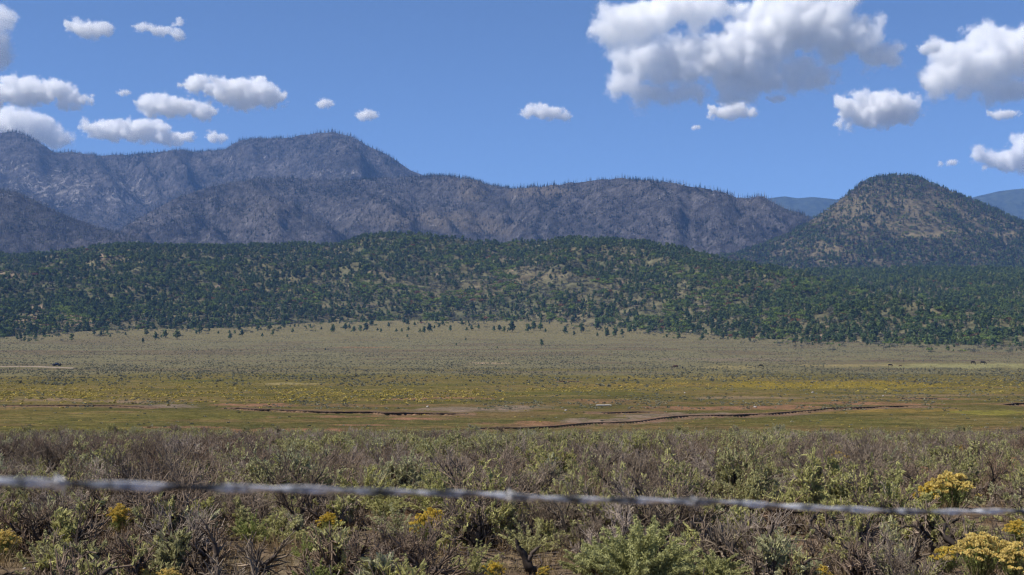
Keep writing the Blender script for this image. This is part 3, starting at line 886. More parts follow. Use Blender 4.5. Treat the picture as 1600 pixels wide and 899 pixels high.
# burnt trees standing against the sky, one by one
def ridge_snags(H, n, x0, x1, hmin, hmax, label, group, pf=.25):
    for k in range(n):
        x = x0 + (x1 - x0) * rng.random()
        while rng.random() > np.clip(.35 + 1.6 * fbm(np.array([x / 28.]), np.array([n * 1.]), 3, 231)[0], .04, 1):
            x = x0 + (x1 - x0) * rng.random()
        i = int(np.interp((x - 800) / FPX, H.u, np.arange(len(H.u))))
        j = int(((H.Z[i] - EYE) / H.D[i]).argmax())
        h = hmin + (hmax - hmin) * rng.random() ** 1.6
        pin = rng.random() < pf
        single('pine_tree' if pin else 'burnt_tree', pine_mesh[int(rng.integers(0, 4))] if pin else snag_mesh[int(rng.integers(0, 5))],
               ('tall ' if h > hmin + .5 * (hmax - hmin) else 'short ' if h < hmin + .15 * (hmax - hmin) else '') + ('dark pine ' if pin else 'bare burnt tree ') + label + ', ' + spot(x), 'tree', ('pines ' if pin else 'burnt trees ') + group,
               (H.X[i, j], H.D[i, j], H.Z[i, j] - 1), rng.random() * 6.28, h)


ridge_snags(main, 150, 5, 640, 14, 26, 'on the high mountain skyline', 'along the skyline of the high mountain', .55)
ridge_snags(mid, 110, 650, 1215, 12, 22, 'against the sky on the middle ridge', 'along the skyline of the middle ridge', .25)
ridge_snags(cone, 40, 1290, 1590, 6, 12, 'against the sky on the cone-shaped hill', 'along the skyline of the cone hill', .4)

# ------------------------------------------------------------------ meadow scrub (thousands of small dots)
def clump(seed, mat, n=26):
    r = np.random.default_rng(seed)
    d = unit(n, r); d[:, 2] = np.abs(d[:, 2])
    c = d * np.array([.42, .42, .34]) * (.4 + .6 * r.random((n, 1))) + [0, 0, .12]
    a = unit(n, r); a[:, 2] = np.abs(a[:, 2]) + .3; b = np.cross(a, unit(n, r)); b /= np.linalg.norm(b, axis=1, keepdims=True)
    v, f = quads(c, a * .15, b * .10)
    return mesh_np('clump', v, f, [M[mat]])


S_tuft = lib('shelf_tuft', [clump(400 + k, 'tuft') for k in range(4)])
S_yel = lib('shelf_yellow', [clump(410 + k, 'yellowtuft') for k in range(3)])


def ground_pts(n, px0, px1, y0, y1, r, fn=None):
    """random spots on the ground seen between two image rows, even over the picture"""
    px = px0 + (px1 - px0) * r.random(n); py = y0 + (y1 - y0) * r.random(n)
    if fn is not None:
        k = r.random(n) < fn(px, py); px, py = px[k], py[k]
    D = depth_at(py); Xp = ray(px, py)[0] * D
    return np.stack([Xp, D, ground_z(Xp, D) - .03], 1), px, py


r = np.random.default_rng(77)
p1, _, py = ground_pts(110000, -60, 1660, 506, 606, r, lambda x, y: (1 - sstep(574, 604, y + 14 * fbm(x / 90, y / 8, 3, 113))) * np.clip(.55 + .9 * fbm(x / 60, y / 5, 4, 111), .05, 1) * np.where((x > 1290) & (y > 566) & (y < 576), .08, 1) * np.where((x < 125) & (abs(y - 573.5) < 2), .02, 1))
scatter('sagebrush_flat', p1, .38 + .75 * r.random(len(p1)) ** 2, S_tuft, 4, 21, zs=1.0)
p2, _, py = ground_pts(24000, -60, 1660, 572, 640, r, lambda x, y: np.clip(.20 + .8 * fbm(x / 50, y / 7, 4, 121), 0, 1) + .25 * (x > 1250) * (y < 628))
scatter('meadow_scrub', p2, .28 + .5 * r.random(len(p2)) ** 2, S_tuft, 4, 22, zs=.7)
p3, _, py = ground_pts(2600, -60, 1660, 625, 690, r, lambda x, y: np.clip(.05 + .7 * fbm(x / 50, y / 7, 4, 131), 0, 1))
scatter('meadow_tufts', p3, .25 + .3 * r.random(len(p3)), S_tuft, 4, 23, zs=.7)


def yel(x, y):
    band = np.interp(x, [0, 300, 500, 700, 1000, 1600], [612, 611, 615, 617, 603, 600])
    wd = np.interp(x, [0, 400, 900, 1600], [12, 10, 6, 12]); st = np.interp(x, [0, 300, 600, 850, 1600], [.8, 1, .9, .5, .35])
    return np.exp(-((y - band) / wd) ** 2) * st * np.clip(.6 + 1.2 * fbm(x / 40, y / 5, 4, 141), 0, 1)


p4, _, py = ground_pts(34000, -60, 1660, 580, 640, r, yel)
scatter('yellow_rabbitbrush_band', p4, .40 + .45 * r.random(len(p4)), S_yel, 3, 24, zs=.7)
p5, _, py = ground_pts(700, -60, 1660, 640, 688, r, lambda x, y: np.clip(.1 + .9 * fbm(x / 60, y / 8, 4, 151), 0, 1))
scatter('meadow_yellow_tufts', p5, .25 + .25 * r.random(len(p5)), S_yel, 3, 25, zs=.6)


def grass_clump(seed, mat, n=26, h=.12, spread=.15):
    r = np.random.default_rng(seed)
    b0 = np.stack([r.normal(size=n) * spread, r.normal(size=n) * spread, 0 * r.random(n)], 1)
    d = np.stack([r.normal(size=n) * .35, r.normal(size=n) * .35, np.ones(n)], 1); L = h * (.5 + r.random((n, 1)))
    side = unit(n, r); side[:, 2] = 0
    v, f = quads(b0 + d * L / 2, d * L / 2, side * h * .035 + 0)
    return mesh_np('grass_clump', v, f, [M[mat]])


# ------------------------------------------------------------------ shrubs of the foreground
def grow(r, h, n_trunk, levels, nchild, ratio, r0, tilt, up, spread=.05, wig=.36, gap=0):
    segs, tips = [], []
    stack = []
    for k in range(n_trunk):
        az = r.random() * 6.283; t = tilt * (.35 + .75 * r.random())
        d = np.array([math.cos(az) * math.sin(t), math.sin(az) * math.sin(t), math.cos(t)])
        p = np.array([math.cos(az) * spread * r.random(), math.sin(az) * spread * r.random(), -.04])
        stack.append((p, d, h * .52 * (.75 + .5 * r.random()), r0 * (.6 + .6 * r.random()), 0))
    while stack:
        p, d, L, rad, lv = stack.pop()
        ns = 3 if lv < 2 else 2 if lv < levels - 1 else 1
        q = p
        for s_ in range(ns):
            d = d + r.normal(size=3) * wig * (.8 if lv < 2 else .45); d[2] += up * (.12 + .1 * lv)
            d /= np.linalg.norm(d)
            q2 = q + d * L / ns
            ra = rad * (1 - .3 * s_ / ns); rb = rad * (1 - .3 * (s_ + 1) / ns)
            if lv == levels - 1:
                rb *= .5
            segs.append((*q, *q2, ra, rb, lv))
            q = q2
            if lv < levels - 1:
                nc_ = nchild[lv]
                nc_ = nc_ // ns + (1 if r.random() < (nc_ % ns) / ns else 0)
                for c in range(nc_):
                    dd = d + r.normal(size=3) * .62; dd[2] += up * .35; dd /= np.linalg.norm(dd)
                    stack.append((q - d * L / ns * r.random() * .6, dd, L * ratio * (.7 + .6 * r.random()), rb * .62, lv + 1))
        if lv == levels - 1:
            tips.append((*q, *d, L))
    return np.array(segs), np.array(tips)


def leaves_on(r, tips, per, leaf, spreadr, along=.8):
    n = len(tips) * per
    t = np.repeat(tips, per, 0)
    k = r.random((n, 1))
    c = t[:, :3] - t[:, 3:6] * t[:, 6:7] * along * k + r.normal(size=(n, 3)) * spreadr
    a = t[:, 3:6] + r.normal(size=(n, 3)) * .45; a /= np.linalg.norm(a, axis=1, keepdims=True)
    b = np.cross(a, unit(n, r)); b /= np.linalg.norm(b, axis=1, keepdims=True) + 1e-6
    s = leaf * (.6 + .8 * r.random((n, 1)))
    return quads(c, a * s, b * s * .34)


def sage_shrub(seed, leafy, h=.8, levels=5, sz=1.0):
    """returns woody, twig and leaf geometry for one sagebrush; leafy 0 = bare, 1 = well leaved"""
    r = np.random.default_rng(seed)
    segs, tips = grow(r, h, 3 + int(r.integers(0, 4)), levels, [5, 5, 5, 3], .62, .032 if levels == 5 else .027, 1.0, .5)
    zmax = segs[:, 5].max(); k = h / zmax
    segs[:, :8] *= k; tips[:, :3] *= k; tips[:, 6] *= k
    thick = segs[segs[:, 8] <= 1][:, :8]; thin = segs[segs[:, 8] > 1][:, :8]
    thin[:, 6:8] = np.maximum(thin[:, 6:8], .0027) * 1.15
    thick[:, 6:8] = np.maximum(thick[:, 6:8], .007)
    tv, tf = tubes(thick, 4); nv, nf = tubes(thin, 3)
    leaf = None
    if leafy > 0:
        # whole sprays carry leaves, others are dead
        f_ = fbm(tips[:, 0] * 3.2 + seed, tips[:, 1] * 3.2 + tips[:, 2] * 2, 2, seed % 50)
        thr = np.quantile(f_, 1 - leafy); tp = tips[f_ > thr]
        leaf = leaves_on(r, tp, 10, .017 * sz, .007)
    return (tv, tf), (nv, nf), leaf


def make_shrub(seed, leafy, h, leafmat='sage', **kw):
    a, b, c = sage_shrub(seed, leafy, h, **kw)
    parts = [('stems', mesh_np('stems', *a, [M['bark']])), ('twigs', mesh_np('twigs', *b, [M['twig']]))]
    js = [(a[0], a[1], 0), (b[0], b[1], 1)]
    if c is not None:
        parts.append(('foliage', mesh_np('foliage', *c, [M[leafmat]]))); js.append((c[0], c[1], 2))
    v, f, m = join(js)
    return parts, mesh_np('shrub', v, f, [M['bark'], M['twig'], M[leafmat]], m)


def rabbit(seed, flower='gold', h=.6, n=110, heads=90, floret=.0115):
    r = np.random.default_rng(seed)
    az = r.random(n) * 6.283; t = np.abs(r.normal(size=n)) * .38 + .05
    t = np.minimum(t, .95)
    L = h * (.8 + .3 * r.random(n)) * (1 - .22 * t)
    d = np.stack([np.cos(az) * np.sin(t), np.sin(az) * np.sin(t), np.cos(t)], 1)
    base = np.stack([np.cos(az), np.sin(az), 0 * az], 1) * .05 * r.random((n, 1)) - [0, 0, .03]
    mid_ = base + d * (L * .5)[:, None] + r.normal(size=(n, 3)) * .015
    tip = mid_ + (d + [0, 0, .35]) / 1.25 * (L * .5)[:, None] + r.normal(size=(n, 3)) * .015
    w_ = np.full(n, .0045)
    segs = np.concatenate([np.stack([*base.T, *mid_.T, w_, w_ * .7], 1), np.stack([*mid_.T, *tip.T, w_ * .7, w_ * .4], 1)])
    wood = tubes(segs[:n][::3] * 1, 3); st = tubes(segs, 3)
    tips = np.concatenate([tip, tip - mid_, L[:, None]], 1); tips[:, 3:6] /= np.linalg.norm(tips[:, 3:6], axis=1, keepdims=True)
    lf = leaves_on(r, tips, 16, .016, .010, along=.55)
    k = r.choice(n, heads, replace=heads > n)
    nf_ = 22
    c = np.repeat(tip[k], nf_, 0); jit = r.normal(size=(heads * nf_, 3)) * [.020, .020, .008]; c = c + jit
    c[:, 2] += .012 - 8 * (jit[:, 0] ** 2 + jit[:, 1] ** 2)
    # each floret a small upright tuft: two crossed quads
    up = np.array([[0, 0, 1.]]) + r.normal(size=(len(c), 3)) * .35
    s1 = unit(len(c), r); s2 = np.cross(up, s1); s2 /= np.linalg.norm(s2, axis=1, keepdims=True); s1 = np.cross(s2, up)
    s1 /= np.linalg.norm(s1, axis=1, keepdims=True)
    V1, F1 = quads(c, -up * floret, s1 * floret); V2, F2 = quads(c, -up * floret, s2 * floret)
    fv = np.concatenate([V1, V2]); ff = np.concatenate([F1, F2 + len(V1)])
    parts = [('stems', mesh_np('stems', *st, [M['stem']])), ('leaves', mesh_np('leaves', *lf, [M['green']])), ('flower_heads', mesh_np('flower_heads', fv, ff, [M[flower]]))]
    v, f, m = join([(st[0], st[1], 0), (lf[0], lf[1], 1), (fv, ff, 2)])
    return parts, mesh_np('rabbitbrush', v, f, [M['stem'], M['green'], M[flower]], m)


def plume_bush(seed, n=60, h=.7, mat='plume', per=210, curl=.9):
    """sprays of very fine leaf, each spray a curved tapering plume"""
    r = np.random.default_rng(seed)
    segs, tips = [], []
    for k in range(n):
        az = r.random() * 6.283; t = .15 + 1.0 * r.random() ** .8
        d = np.array([math.cos(az) * math.sin(t), math.sin(az) * math.sin(t), math.cos(t)])
        p = np.array([0, 0, .02]) + d * h * .12; L = h * (.7 + .4 * r.random()) * (1 - .15 * t)
        side = np.array([math.cos(az), math.sin(az), 0]) * curl + np.array([-.25, 0, 0])
        nb = 6
        for s_ in range(nb):
            q = p + d * L / nb
            segs.append((*p, *q, .006 * (1 - s_ / nb) + .0015, .006 * (1 - (s_ + 1) / nb) + .0015))
            if s_ >= 1:
                for c in range(int(per / (nb - 1) / 7)):
                    b = p + (q - p) * r.random(); o = d * .7 + r.normal(size=3) * .55; o /= np.linalg.norm(o)
                    ll = h * .17 * (1.15 - s_ / nb) * (.6 + .6 * r.random())
                    e = b + o * ll
                    segs.append((*b, *e, .0016, .0008)); tips.append((*e, *o, ll))
            d = d + side * .07 * s_ / nb * 2 + r.normal(size=3) * .06; d[2] -= .035 * s_; d /= np.linalg.norm(d)
            p = q
    wd = tubes(np.array(segs), 3); lf = leaves_on(r, np.array(tips), 9, .014, .008, along=1.0)
    parts = [('stems', mesh_np('stems', *wd, [M['stem']])), ('foliage', mesh_np('foliage', *lf, [M[mat]]))]
    v, f, m = join([(wd[0], wd[1], 0), (lf[0], lf[1], 1)])
    return parts, mesh_np('plume', v, f, [M['stem'], M[mat]], m)


BARE = [make_shrub(500 + k, 0 if k < 3 else .08, .8) for k in range(4)] + [make_shrub(510 + k, 0, .85, levels=4) for k in range(2)]
HALF = [make_shrub(520 + k, .4, .8) for k in range(4)]
LEAFY = [make_shrub(540 + k, .9, .75) for k in range(4)]
GREENS = [plume_bush(560 + k, 26, .6, 'sage', 120, .2) for k in range(3)]
RAB = [rabbit(580, 'gold', .55), rabbit(581, 'cream', .6), rabbit(582, 'gold', .42, 70, 40), rabbit(583, 'tanhead', .6, 50, 34, .010)]
BIG = [plume_bush(590, 80, .75, 'plume', 330), plume_bush(591, 55, .55, 'plume', 300, 1.3)]
UPRIGHT = [plume_bush(594, 30, .5, 'green', 120, -.1)]

# hand-placed plants: (x, y of foot, height px, kind, variant, label)
SPEC = [
    (1000, 925, 130, BIG, 0, 'sagebrush', 'large pale green feathery sagebrush at the bottom edge, right of centre', 1.0),
    (1118, 915, 62, BIG, 1, 'sagebrush', 'low pale green feathery sagebrush just right of the largest feathery one', 1.2),
    (930, 905, 70, BIG, 1, 'sagebrush', 'pale feathery sagebrush spreading left of the largest feathery one', 1.0),
    (1490, 804, 66, RAB, 1, 'rabbitbrush', 'dome of cream and gold flowers touching the wire on the right', 1.15),
    (1458, 802, 50, RAB, 0, 'rabbitbrush', 'golden rabbitbrush leaning on the left of the cream dome behind the wire', 1.1),
    (1530, 905, 78, RAB, 1, 'rabbitbrush', 'broad cream-flowered rabbitbrush in the bottom right corner', 1.2),
    (1585, 908, 66, RAB, 1, 'rabbitbrush', 'cream rabbitbrush cut by the right edge of the photo at the bottom', 1.2),
    (1480, 893, 48, RAB, 2, 'rabbitbrush', 'sparse golden rabbitbrush left of the broad cream one', 1.1),
    (1590, 850, 42, RAB, 0, 'rabbitbrush', 'golden rabbitbrush at the right edge just below the wire', 1.1),
    (675, 850, 64, RAB, 0, 'rabbitbrush', 'golden rabbitbrush standing alone below the wire near centre', 1.0),
    (187, 838, 50, RAB, 0, 'rabbitbrush', 'small yellow rabbitbrush below the wire on the left', 1.0),
    (708, 770, 22, RAB, 0, 'rabbitbrush', 'small golden rabbitbrush just above the wire near centre', 1.3),
    (6, 880, 52, RAB, 1, 'rabbitbrush', 'cream rabbitbrush cut by the left edge of the photo', 1.0),
    (262, 925, 42, RAB, 1, 'rabbitbrush', 'cream flower heads rising from the bottom edge on the left', 1.2),
    (225, 922, 38, RAB, 1, 'rabbitbrush', 'smaller cream flower heads at the bottom edge, leftmost of its pair', .9),
    (772, 905, 34, RAB, 2, 'rabbitbrush', 'small bright yellow rabbitbrush at the bottom edge near centre', 1.0),
    (850, 905, 28, RAB, 2, 'rabbitbrush', 'tiny yellow-flowered rabbitbrush left of the large feathery sagebrush', 1.0),
    (1448, 768, 38, RAB, 3, 'rabbitbrush', 'dry rabbitbrush with pale tan seed heads above the cream dome', 1.0),
    (1582, 745, 30, RAB, 3, 'rabbitbrush', 'dry rabbitbrush with tan seed heads near the right edge', 1.0),
    (1284, 905, 30, RAB, 2, 'rabbitbrush', 'small yellow rabbitbrush at the bottom edge left of the dead stump', 1.0),
    (1352, 772, 22, RAB, 2, 'rabbitbrush', 'little yellow flowers in the brush above the wire', 1.0),
    (205, 722, 14, RAB, 1, 'rabbitbrush', 'pale cream rabbitbrush far back in the brush on the left', 1.4),
    (1248, 800, 24, RAB, 0, 'rabbitbrush', 'faint golden rabbitbrush crossed by the wire right of centre', 1.0),
    (395, 850, 58, UPRIGHT, 0, 'sagebrush', 'yellow-green upright shrub on the left below the wire', .9),
    (490, 925, 62, UPRIGHT, 0, 'sagebrush', 'bright green upright shrub at the bottom edge left of centre', 1.0),
    (478, 880, 52, UPRIGHT, 0, 'sagebrush', 'olive green upright shrub above the bright green one at the bottom edge', .8),
    (432, 850, 60, GREENS, 0, 'sagebrush', 'grey-green feathery shrub below the wire left of centre', 1.4),
    (620, 838, 58, GREENS, 1, 'sagebrush', 'grey-green feathery shrub left of the lone golden rabbitbrush', 1.2),
    (828, 868, 60, GREENS, 2, 'sagebrush', 'pale green shrub left of the large feathery sagebrush', 1.2),
    (740, 900, 60, GREENS, 1, 'sagebrush', 'grey-green shrub at the bottom edge left of the small yellow flowers', 1.1),
    (600, 812, 52, GREENS, 2, 'sagebrush', 'pale grey-green shrub just under the wire left of centre', 1.3),
    (1320, 752, 42, GREENS, 0, 'sagebrush', 'silvery green shrub above the wire on the right', 1.2),
    (500, 720, 26, GREENS, 0, 'sagebrush', 'light green shrub in the middle of the brush above the wire', 1.3),
]
taken = []
cnt = {'sagebrush': 0, 'rabbitbrush': 0, 'bare_shrub': 0}
for x, y, hp, src, v, nm, lab, wf in SPEC:
    D_ = float(depth_at(y)); X_ = float(ray(x, y)[0]) * D_
    z_ = float(ground_z(np.array([X_]), np.array([D_]))[0])
    parts = src[v][0]
    zt_ = max(max(vv.co.z for vv in me.vertices) for _, me in parts)
    s = hp * D_ / FPX / zt_
    thing(nm, lab, 'shrub', None, (X_, D_, z_ - .01), rng.random() * 6.28, s * wf, parts, zs=1 / wf)
    taken.append((X_, D_, .30 * s * wf + .12)); cnt[nm] += 1
taken = np.array(taken)

r = np.random.default_rng(2024)
cand = []
cell = .70
for gy in np.arange(10.6, 101, cell):
    hw = .41 * gy + 1.0
    for gx in np.arange(-hw, hw, cell * (1 if gy < 60 else 1.2)):
        cand.append((gx + (r.random() - .5) * cell * .95, gy + (r.random() - .5) * cell * .95))
cand = np.array(cand)
dn = fbm(cand[:, 0] / 3.0, cand[:, 1] / 3.0, 3, 161)
# more open ground in the right foreground
openr = .8 * np.exp(-((cand[:, 0] - 4.0) / 1.6) ** 2 - ((cand[:, 1] - 13.2) / 1.5) ** 2) * 1.1
keep = r.random(len(cand)) < np.clip(.80 + 1.4 * dn - openr + .25 * (cand[:, 1] < 14) * (cand[:, 0] < 2.5), .04, 1)
edge = 87 + 5 * fbm(cand[:, 0] / 6, cand[:, 0] * 0, 3, 163)
keep &= (cand[:, 1] < edge)
for tx_, ty_, tr in taken:
    keep &= np.hypot(cand[:, 0] - tx_, cand[:, 1] - ty_) > tr + .22
    keep &= ~((np.abs(cand[:, 0] - tx_ * (cand[:, 1] / ty_)) < tr * 1.1) & (cand[:, 1] < ty_) & (cand[:, 1] > ty_ - 1.6 - .11 * ty_))
out_ = np.stack([(r.random(130) * 2 - 1) * 46, 88 + 34 * r.random(130) ** 1.8], 1)
cand = np.concatenate([cand[keep], out_])
cand = cand[np.argsort(cand[:, 1])]
gz = ground_z(cand[:, 0], cand[:, 1])
lf = fbm(cand[:, 0] / 5, cand[:, 1] / 7, 3, 171) + .35 * r.normal(size=len(cand)) * .6 + .30 * sstep(45, 85, cand[:, 1]) * 1.0
lf += .22 * sstep(20, 12, cand[:, 1]) * np.exp(-((cand[:, 0] + .5) / 3) ** 2)
kindv = np.where(lf > .33, 2, np.where(lf > .06, 1, 0))
rp = r.random(len(cand))
kindv = np.where((rp < .14) & (lf > -.25), 3, kindv)
kindv = np.where(rp > .978, 4, kindv)
rest = {k: [] for k in range(5)}
LAB = {0: ('bare_shrub', 'bare grey-brown twiggy shrub', 'bare shrubs in the foreground brush'),
       1: ('sagebrush', 'half-bare sagebrush', 'half-leafed sagebrush in the foreground'),
       2: ('sagebrush', 'leafy grey-green sagebrush', 'leafy sagebrush in the foreground'),
       3: ('sagebrush', 'soft light green sagebrush', 'light green sagebrush in the foreground'),
       4: ('rabbitbrush', 'small yellow-topped rabbitbrush', 'yellow rabbitbrush scattered in the brush')}
SRC = {0: BARE, 1: HALF, 2: LEAFY, 3: GREENS, 4: [RAB[0], RAB[2]]}
for k, (x, y) in enumerate(cand):
    kv = int(kindv[k]); nm, lab, grp = LAB[kv]
    inview = abs(x) < .375 * y + .5
    sc_ = (.52 + .72 * r.random() ** 1.3) * (1.0 + .12 * float(sstep(18, 40, y))) * (.86 + .14 * float(sstep(11, 15, y)))
    if kv == 4:
        sc_ *= .8
    if cnt[nm] < 300 and inview and y < 60:
        src = SRC[kv]; v = int(r.integers(0, len(src)))
        qx, qy = to_px(x, y, gz[k]); zz_ = .85 + .3 * r.random()
        lb = ('low ' if sc_ * zz_ < .72 else 'tall ' if sc_ * zz_ > 1.0 and kv != 4 else '') + lab + ' ' + row(qx, qy) + ', ' + side(qx)
        thing(nm, lb, 'shrub', grp, (x, y, gz[k]), r.random() * 6.28, sc_, src[v][0], zs=zz_)
        cnt[nm] += 1
    else:
        rest[kv].append((x, y, gz[k], sc_))
for kv, nm in ((0, 'bare_brush'), (1, 'half_leafed_brush'), (2, 'leafy_brush'), (3, 'light_green_brush'), (4, 'yellow_brush')):
    if rest[kv]:
        a = np.array(rest[kv]); src = SRC[kv]
        scatter(nm, a[:, :3], a[:, 3], lib('shelf_' + nm, [s_[1] for s_ in src]), len(src), 40 + kv)

# low twiggy undergrowth between the shrubs
LOW = [make_shrub(700 + k, 0 if k < 3 else .35, .34, levels=4) for k in range(6)]
n = 1500
yy = 10.3 + 26 * rng.random(n) ** 1.35; xx = (rng.random(n) * 2 - 1) * (.40 * yy + .5)
kp = (rng.random(n) < np.clip(.75 + .8 * fbm(xx / 1.8, yy / 1.8, 3, 221) - 1.0 * np.exp(-((xx - 4.0) / 1.4) ** 2 - ((yy - 13.2) / 1.3) ** 2), .1, 1))
for tx_, ty_, tr in taken:
    kp &= np.hypot(xx - tx_, yy - ty_) > tr
    kp &= ~((np.abs(xx - tx_ * (yy / ty_)) < tr * 1.1) & (yy < ty_) & (yy > ty_ - 3.2))
scatter('low_undergrowth', np.stack([xx, yy, ground_z(xx, yy)], 1)[kp], .7 + .8 * rng.random(kp.sum()), lib('shelf_low', [s_[1] for s_ in LOW]), 6, 81)

# straw, litter and dead sticks on the near ground
gr = [grass_clump(600 + k, 'straw', 34, .15, .07) for k in range(3)] + [grass_clump(605 + k, 'straw', 26, .07, .10) for k in range(2)]
S_gr = lib('shelf_straw', gr)
n = 6000
yy = 9 + 30 * r.random(n) ** 1.4; xx = (r.random(n) * 2 - 1) * (.40 * yy + .5)
k = r.random(n) < np.clip(.55 + .9 * fbm(xx / 1.5, yy / 1.5, 3, 181), .1, 1)
scatter('dry_grass', np.stack([xx, yy, ground_z(xx, yy)], 1)[k], .4 + .55 * r.random(k.sum()), S_gr, 5, 61, tilt=.15)


def sticks(seed, n=9, L=.28):
    rr_ = np.random.default_rng(seed); s = []
    for k in range(n):
        p = np.array([rr_.normal() * .15, rr_.normal() * .15, .01 + .03 * rr_.random()]); a = rr_.random() * 6.28
        for j in range(3):
            a += rr_.normal() * .4; q = p + np.array([math.cos(a), math.sin(a), rr_.normal() * .2]) * L / 3 * (.5 + rr_.random())
            q[2] = max(q[2], .004); s.append((*p, *q, .006, .004)); p = q
    v, f = tubes(s, 4)
    return mesh_np('sticks', v, f, [M['bark']])


S_st = lib('shelf_sticks', [sticks(620 + k) for k in range(4)])
n = 1000
yy = 9.5 + 26 * r.random(n) ** 1.3; xx = (r.random(n) * 2 - 1) * (.40 * yy + .5)
scatter('fallen_sticks', np.stack([xx, yy, ground_z(xx, yy)], 1), .6 + .8 * r.random(n), S_st, 4, 62)
bpy.ops.mesh.primitive_ico_sphere_add(subdivisions=2, radius=1)
ico = bpy.context.active_object
iv = np.array([v.co[:] for v in ico.data.vertices]); if_ = np.array([p.vertices[:] for p in ico.data.polygons])
bpy.data.objects.remove(ico)
ST = []
for k in range(3):
    rr_ = np.random.default_rng(640 + k); d_ = 1 + .25 * rr_.normal(size=(len(iv), 1)) * .5
    ST.append(mesh_np('pebble', iv * d_ * [1, .8, .55], if_, [M['stone']]))
S_pb = lib('shelf_pebble', ST)
n = 2600
yy = 9.5 + 22 * r.random(n) ** 1.3; xx = (r.random(n) * 2 - 1) * (.40 * yy + .5)
scatter('small_stones', np.stack([xx, yy, ground_z(xx, yy)], 1), .006 + .014 * r.random(n) ** 3, S_pb, 3, 63)

# grass of the near meadow
S_mg = lib('shelf_meadow_grass', [grass_clump(650 + k, 'meadowgrass' if 'meadowgrass' in M else 'stem', 30, .16, .22) for k in range(3)])
p6, _, _ = ground_pts(9000, -60, 1660, 650, 700, r, lambda x, y: np.clip(.4 + .8 * fbm(x / 60, y / 6, 3, 191), 0, 1))
scatter('meadow_grass', p6, .7 + .8 * r.random(len(p6)), S_mg, 3, 64)


# ------------------------------------------------------------------ dead wood standing in the right foreground
def limb(pts_px, y_foot, radii, depth_off=None, sides=7, seed=0):
    """a branch through picture points standing at the depth of its foot"""
    D0 = float(depth_at(y_foot)); r_ = np.random.default_rng(seed)
    P_ = []
    for k, (x, y) in enumerate(pts_px):
        D = D0 + (depth_off[k] if depth_off else 0)
        u_, e_ = ray(x, y); P_.append((float(u_) * D, D, EYE + float(e_) * D))
    P_ = np.array(P_)
    # finer path with knots
    t = np.linspace(0, len(P_) - 1, len(P_) * 4); Q = np.stack([np.interp(t, np.arange(len(P_)), P_[:, c]) for c in range(3)], 1)
    Q[:-2] += r_.normal(size=Q[:-2].shape) * .007
    ra = np.interp(t, np.arange(len(P_)), radii) * (1 + .15 * r_.normal(size=len(t)))
    V = []; 
    for i in range(len(Q)):
        d = Q[min(i + 1, len(Q) - 1)] - Q[max(i - 1, 0)]; d /= np.linalg.norm(d)
        a = np.cross(d, [0, 1, 0]); a /= np.linalg.norm(a); b = np.cross(d, a)
        for s_ in range(sides):
            th_ = 2 * math.pi * s_ / sides; kk_ = ra[i] * (1 + .22 * math.sin(3 * th_ + i * .4))
            V.append(Q[i] + a * math.cos(th_) * kk_ + b * math.sin(th_) * kk_)
    n_ = len(Q)
    F = [[i * sides + s_, i * sides + (s_ + 1) % sides, (i + 1) * sides + (s_ + 1) % sides, (i + 1) * sides + s_] for i in range(n_ - 1) for s_ in range(sides)]
    return np.array(V), np.array(F)


def dead(label, limbs, foot, group=None, name='dead_branch'):
    Xf, Yf, Zf = on_ground(*foot)
    e = thing(name, label, 'dead branch', group, (Xf, Yf, Zf))
    for k, (pn, pts_, ra, off) in enumerate(limbs):
        v, f = limb(pts_, foot[1], ra, off, seed=int(foot[0]) + k)
        o = add(pn, mesh_np(pn, v - [Xf, Yf, Zf], f, [M['bark']], smooth=True), e)
    return e


dead('dark pointed dead stump standing in the open patch at the bottom right', [('stem', [(1370, 908), (1374, 885), (1379, 860), (1381, 838)], [.034, .028, .017, .004], None), ('stub', [(1376, 877), (1384, 874)], [.012, .004], None)], (1372, 905))
dead('curved dark dead branch beside the pointed stump', [('stem', [(1388, 892), (1400, 884), (1409, 876), (1411, 866), (1406, 863)], [.014, .017, .016, .013, .004], None)], (1388, 893))
dead('long arched dark dead limb reaching over the open patch', [('stem', [(1462, 868), (1457, 850), (1444, 838), (1430, 822), (1410, 824), (1398, 834), (1391, 846)], [.022, .018, .014, .011, .009, .007, .003], None), ('side_branch', [(1440, 826), (1450, 838), (1462, 845)], [.016, .012, .005], [0, .1, .25])], (1462, 868))
dead('thick black forked trunk in the brush left of centre', [('stem', [(585, 792), (583, 806), (584, 818)], [.03, .034, .04], None)] if False else [('stem', [(838, 905), (826, 880), (812, 858), (806, 842)], [.045, .035, .024, .012], None), ('side_branch', [(826, 880), (832, 864), (846, 852)], [.024, .017, .007], None)], (838, 905))
dead('dark twisted trunk under the wire right of centre', [('stem', [(733, 842), (738, 818), (745, 795), (752, 778)], [.036, .03, .02, .008], None), ('side_branch', [(735, 835), (722, 828), (714, 832)], [.02, .016, .008], None)], (733, 842))
dead('dark leaning dead trunk beside the right end of the feathery bushes', [('stem', [(1180, 905), (1192, 868), (1200, 846), (1208, 820)], [.04, .032, .022, .01], None), ('side_branch', [(1192, 868), (1204, 856), (1216, 850)], [.02, .014, .006], None)], (1180, 905))
dead('black upright dead stem above the wire on the left', [('stem', [(284, 816), (285, 796), (282, 778), (276, 768)], [.03, .027, .018, .008], None), ('side_branch', [(285, 800), (296, 788), (308, 783)], [.016, .012, .005], None)], (284, 816))
dead('pale bent dead limb lying in the brush on the left', [('stem', [(222, 882), (232, 872), (246, 866), (258, 868), (262, 878)], [.018, .017, .015, .012, .006], None), ('side_branch', [(232, 884), (228, 874), (222, 864)], [.012, .009, .004], None)], (236, 884))

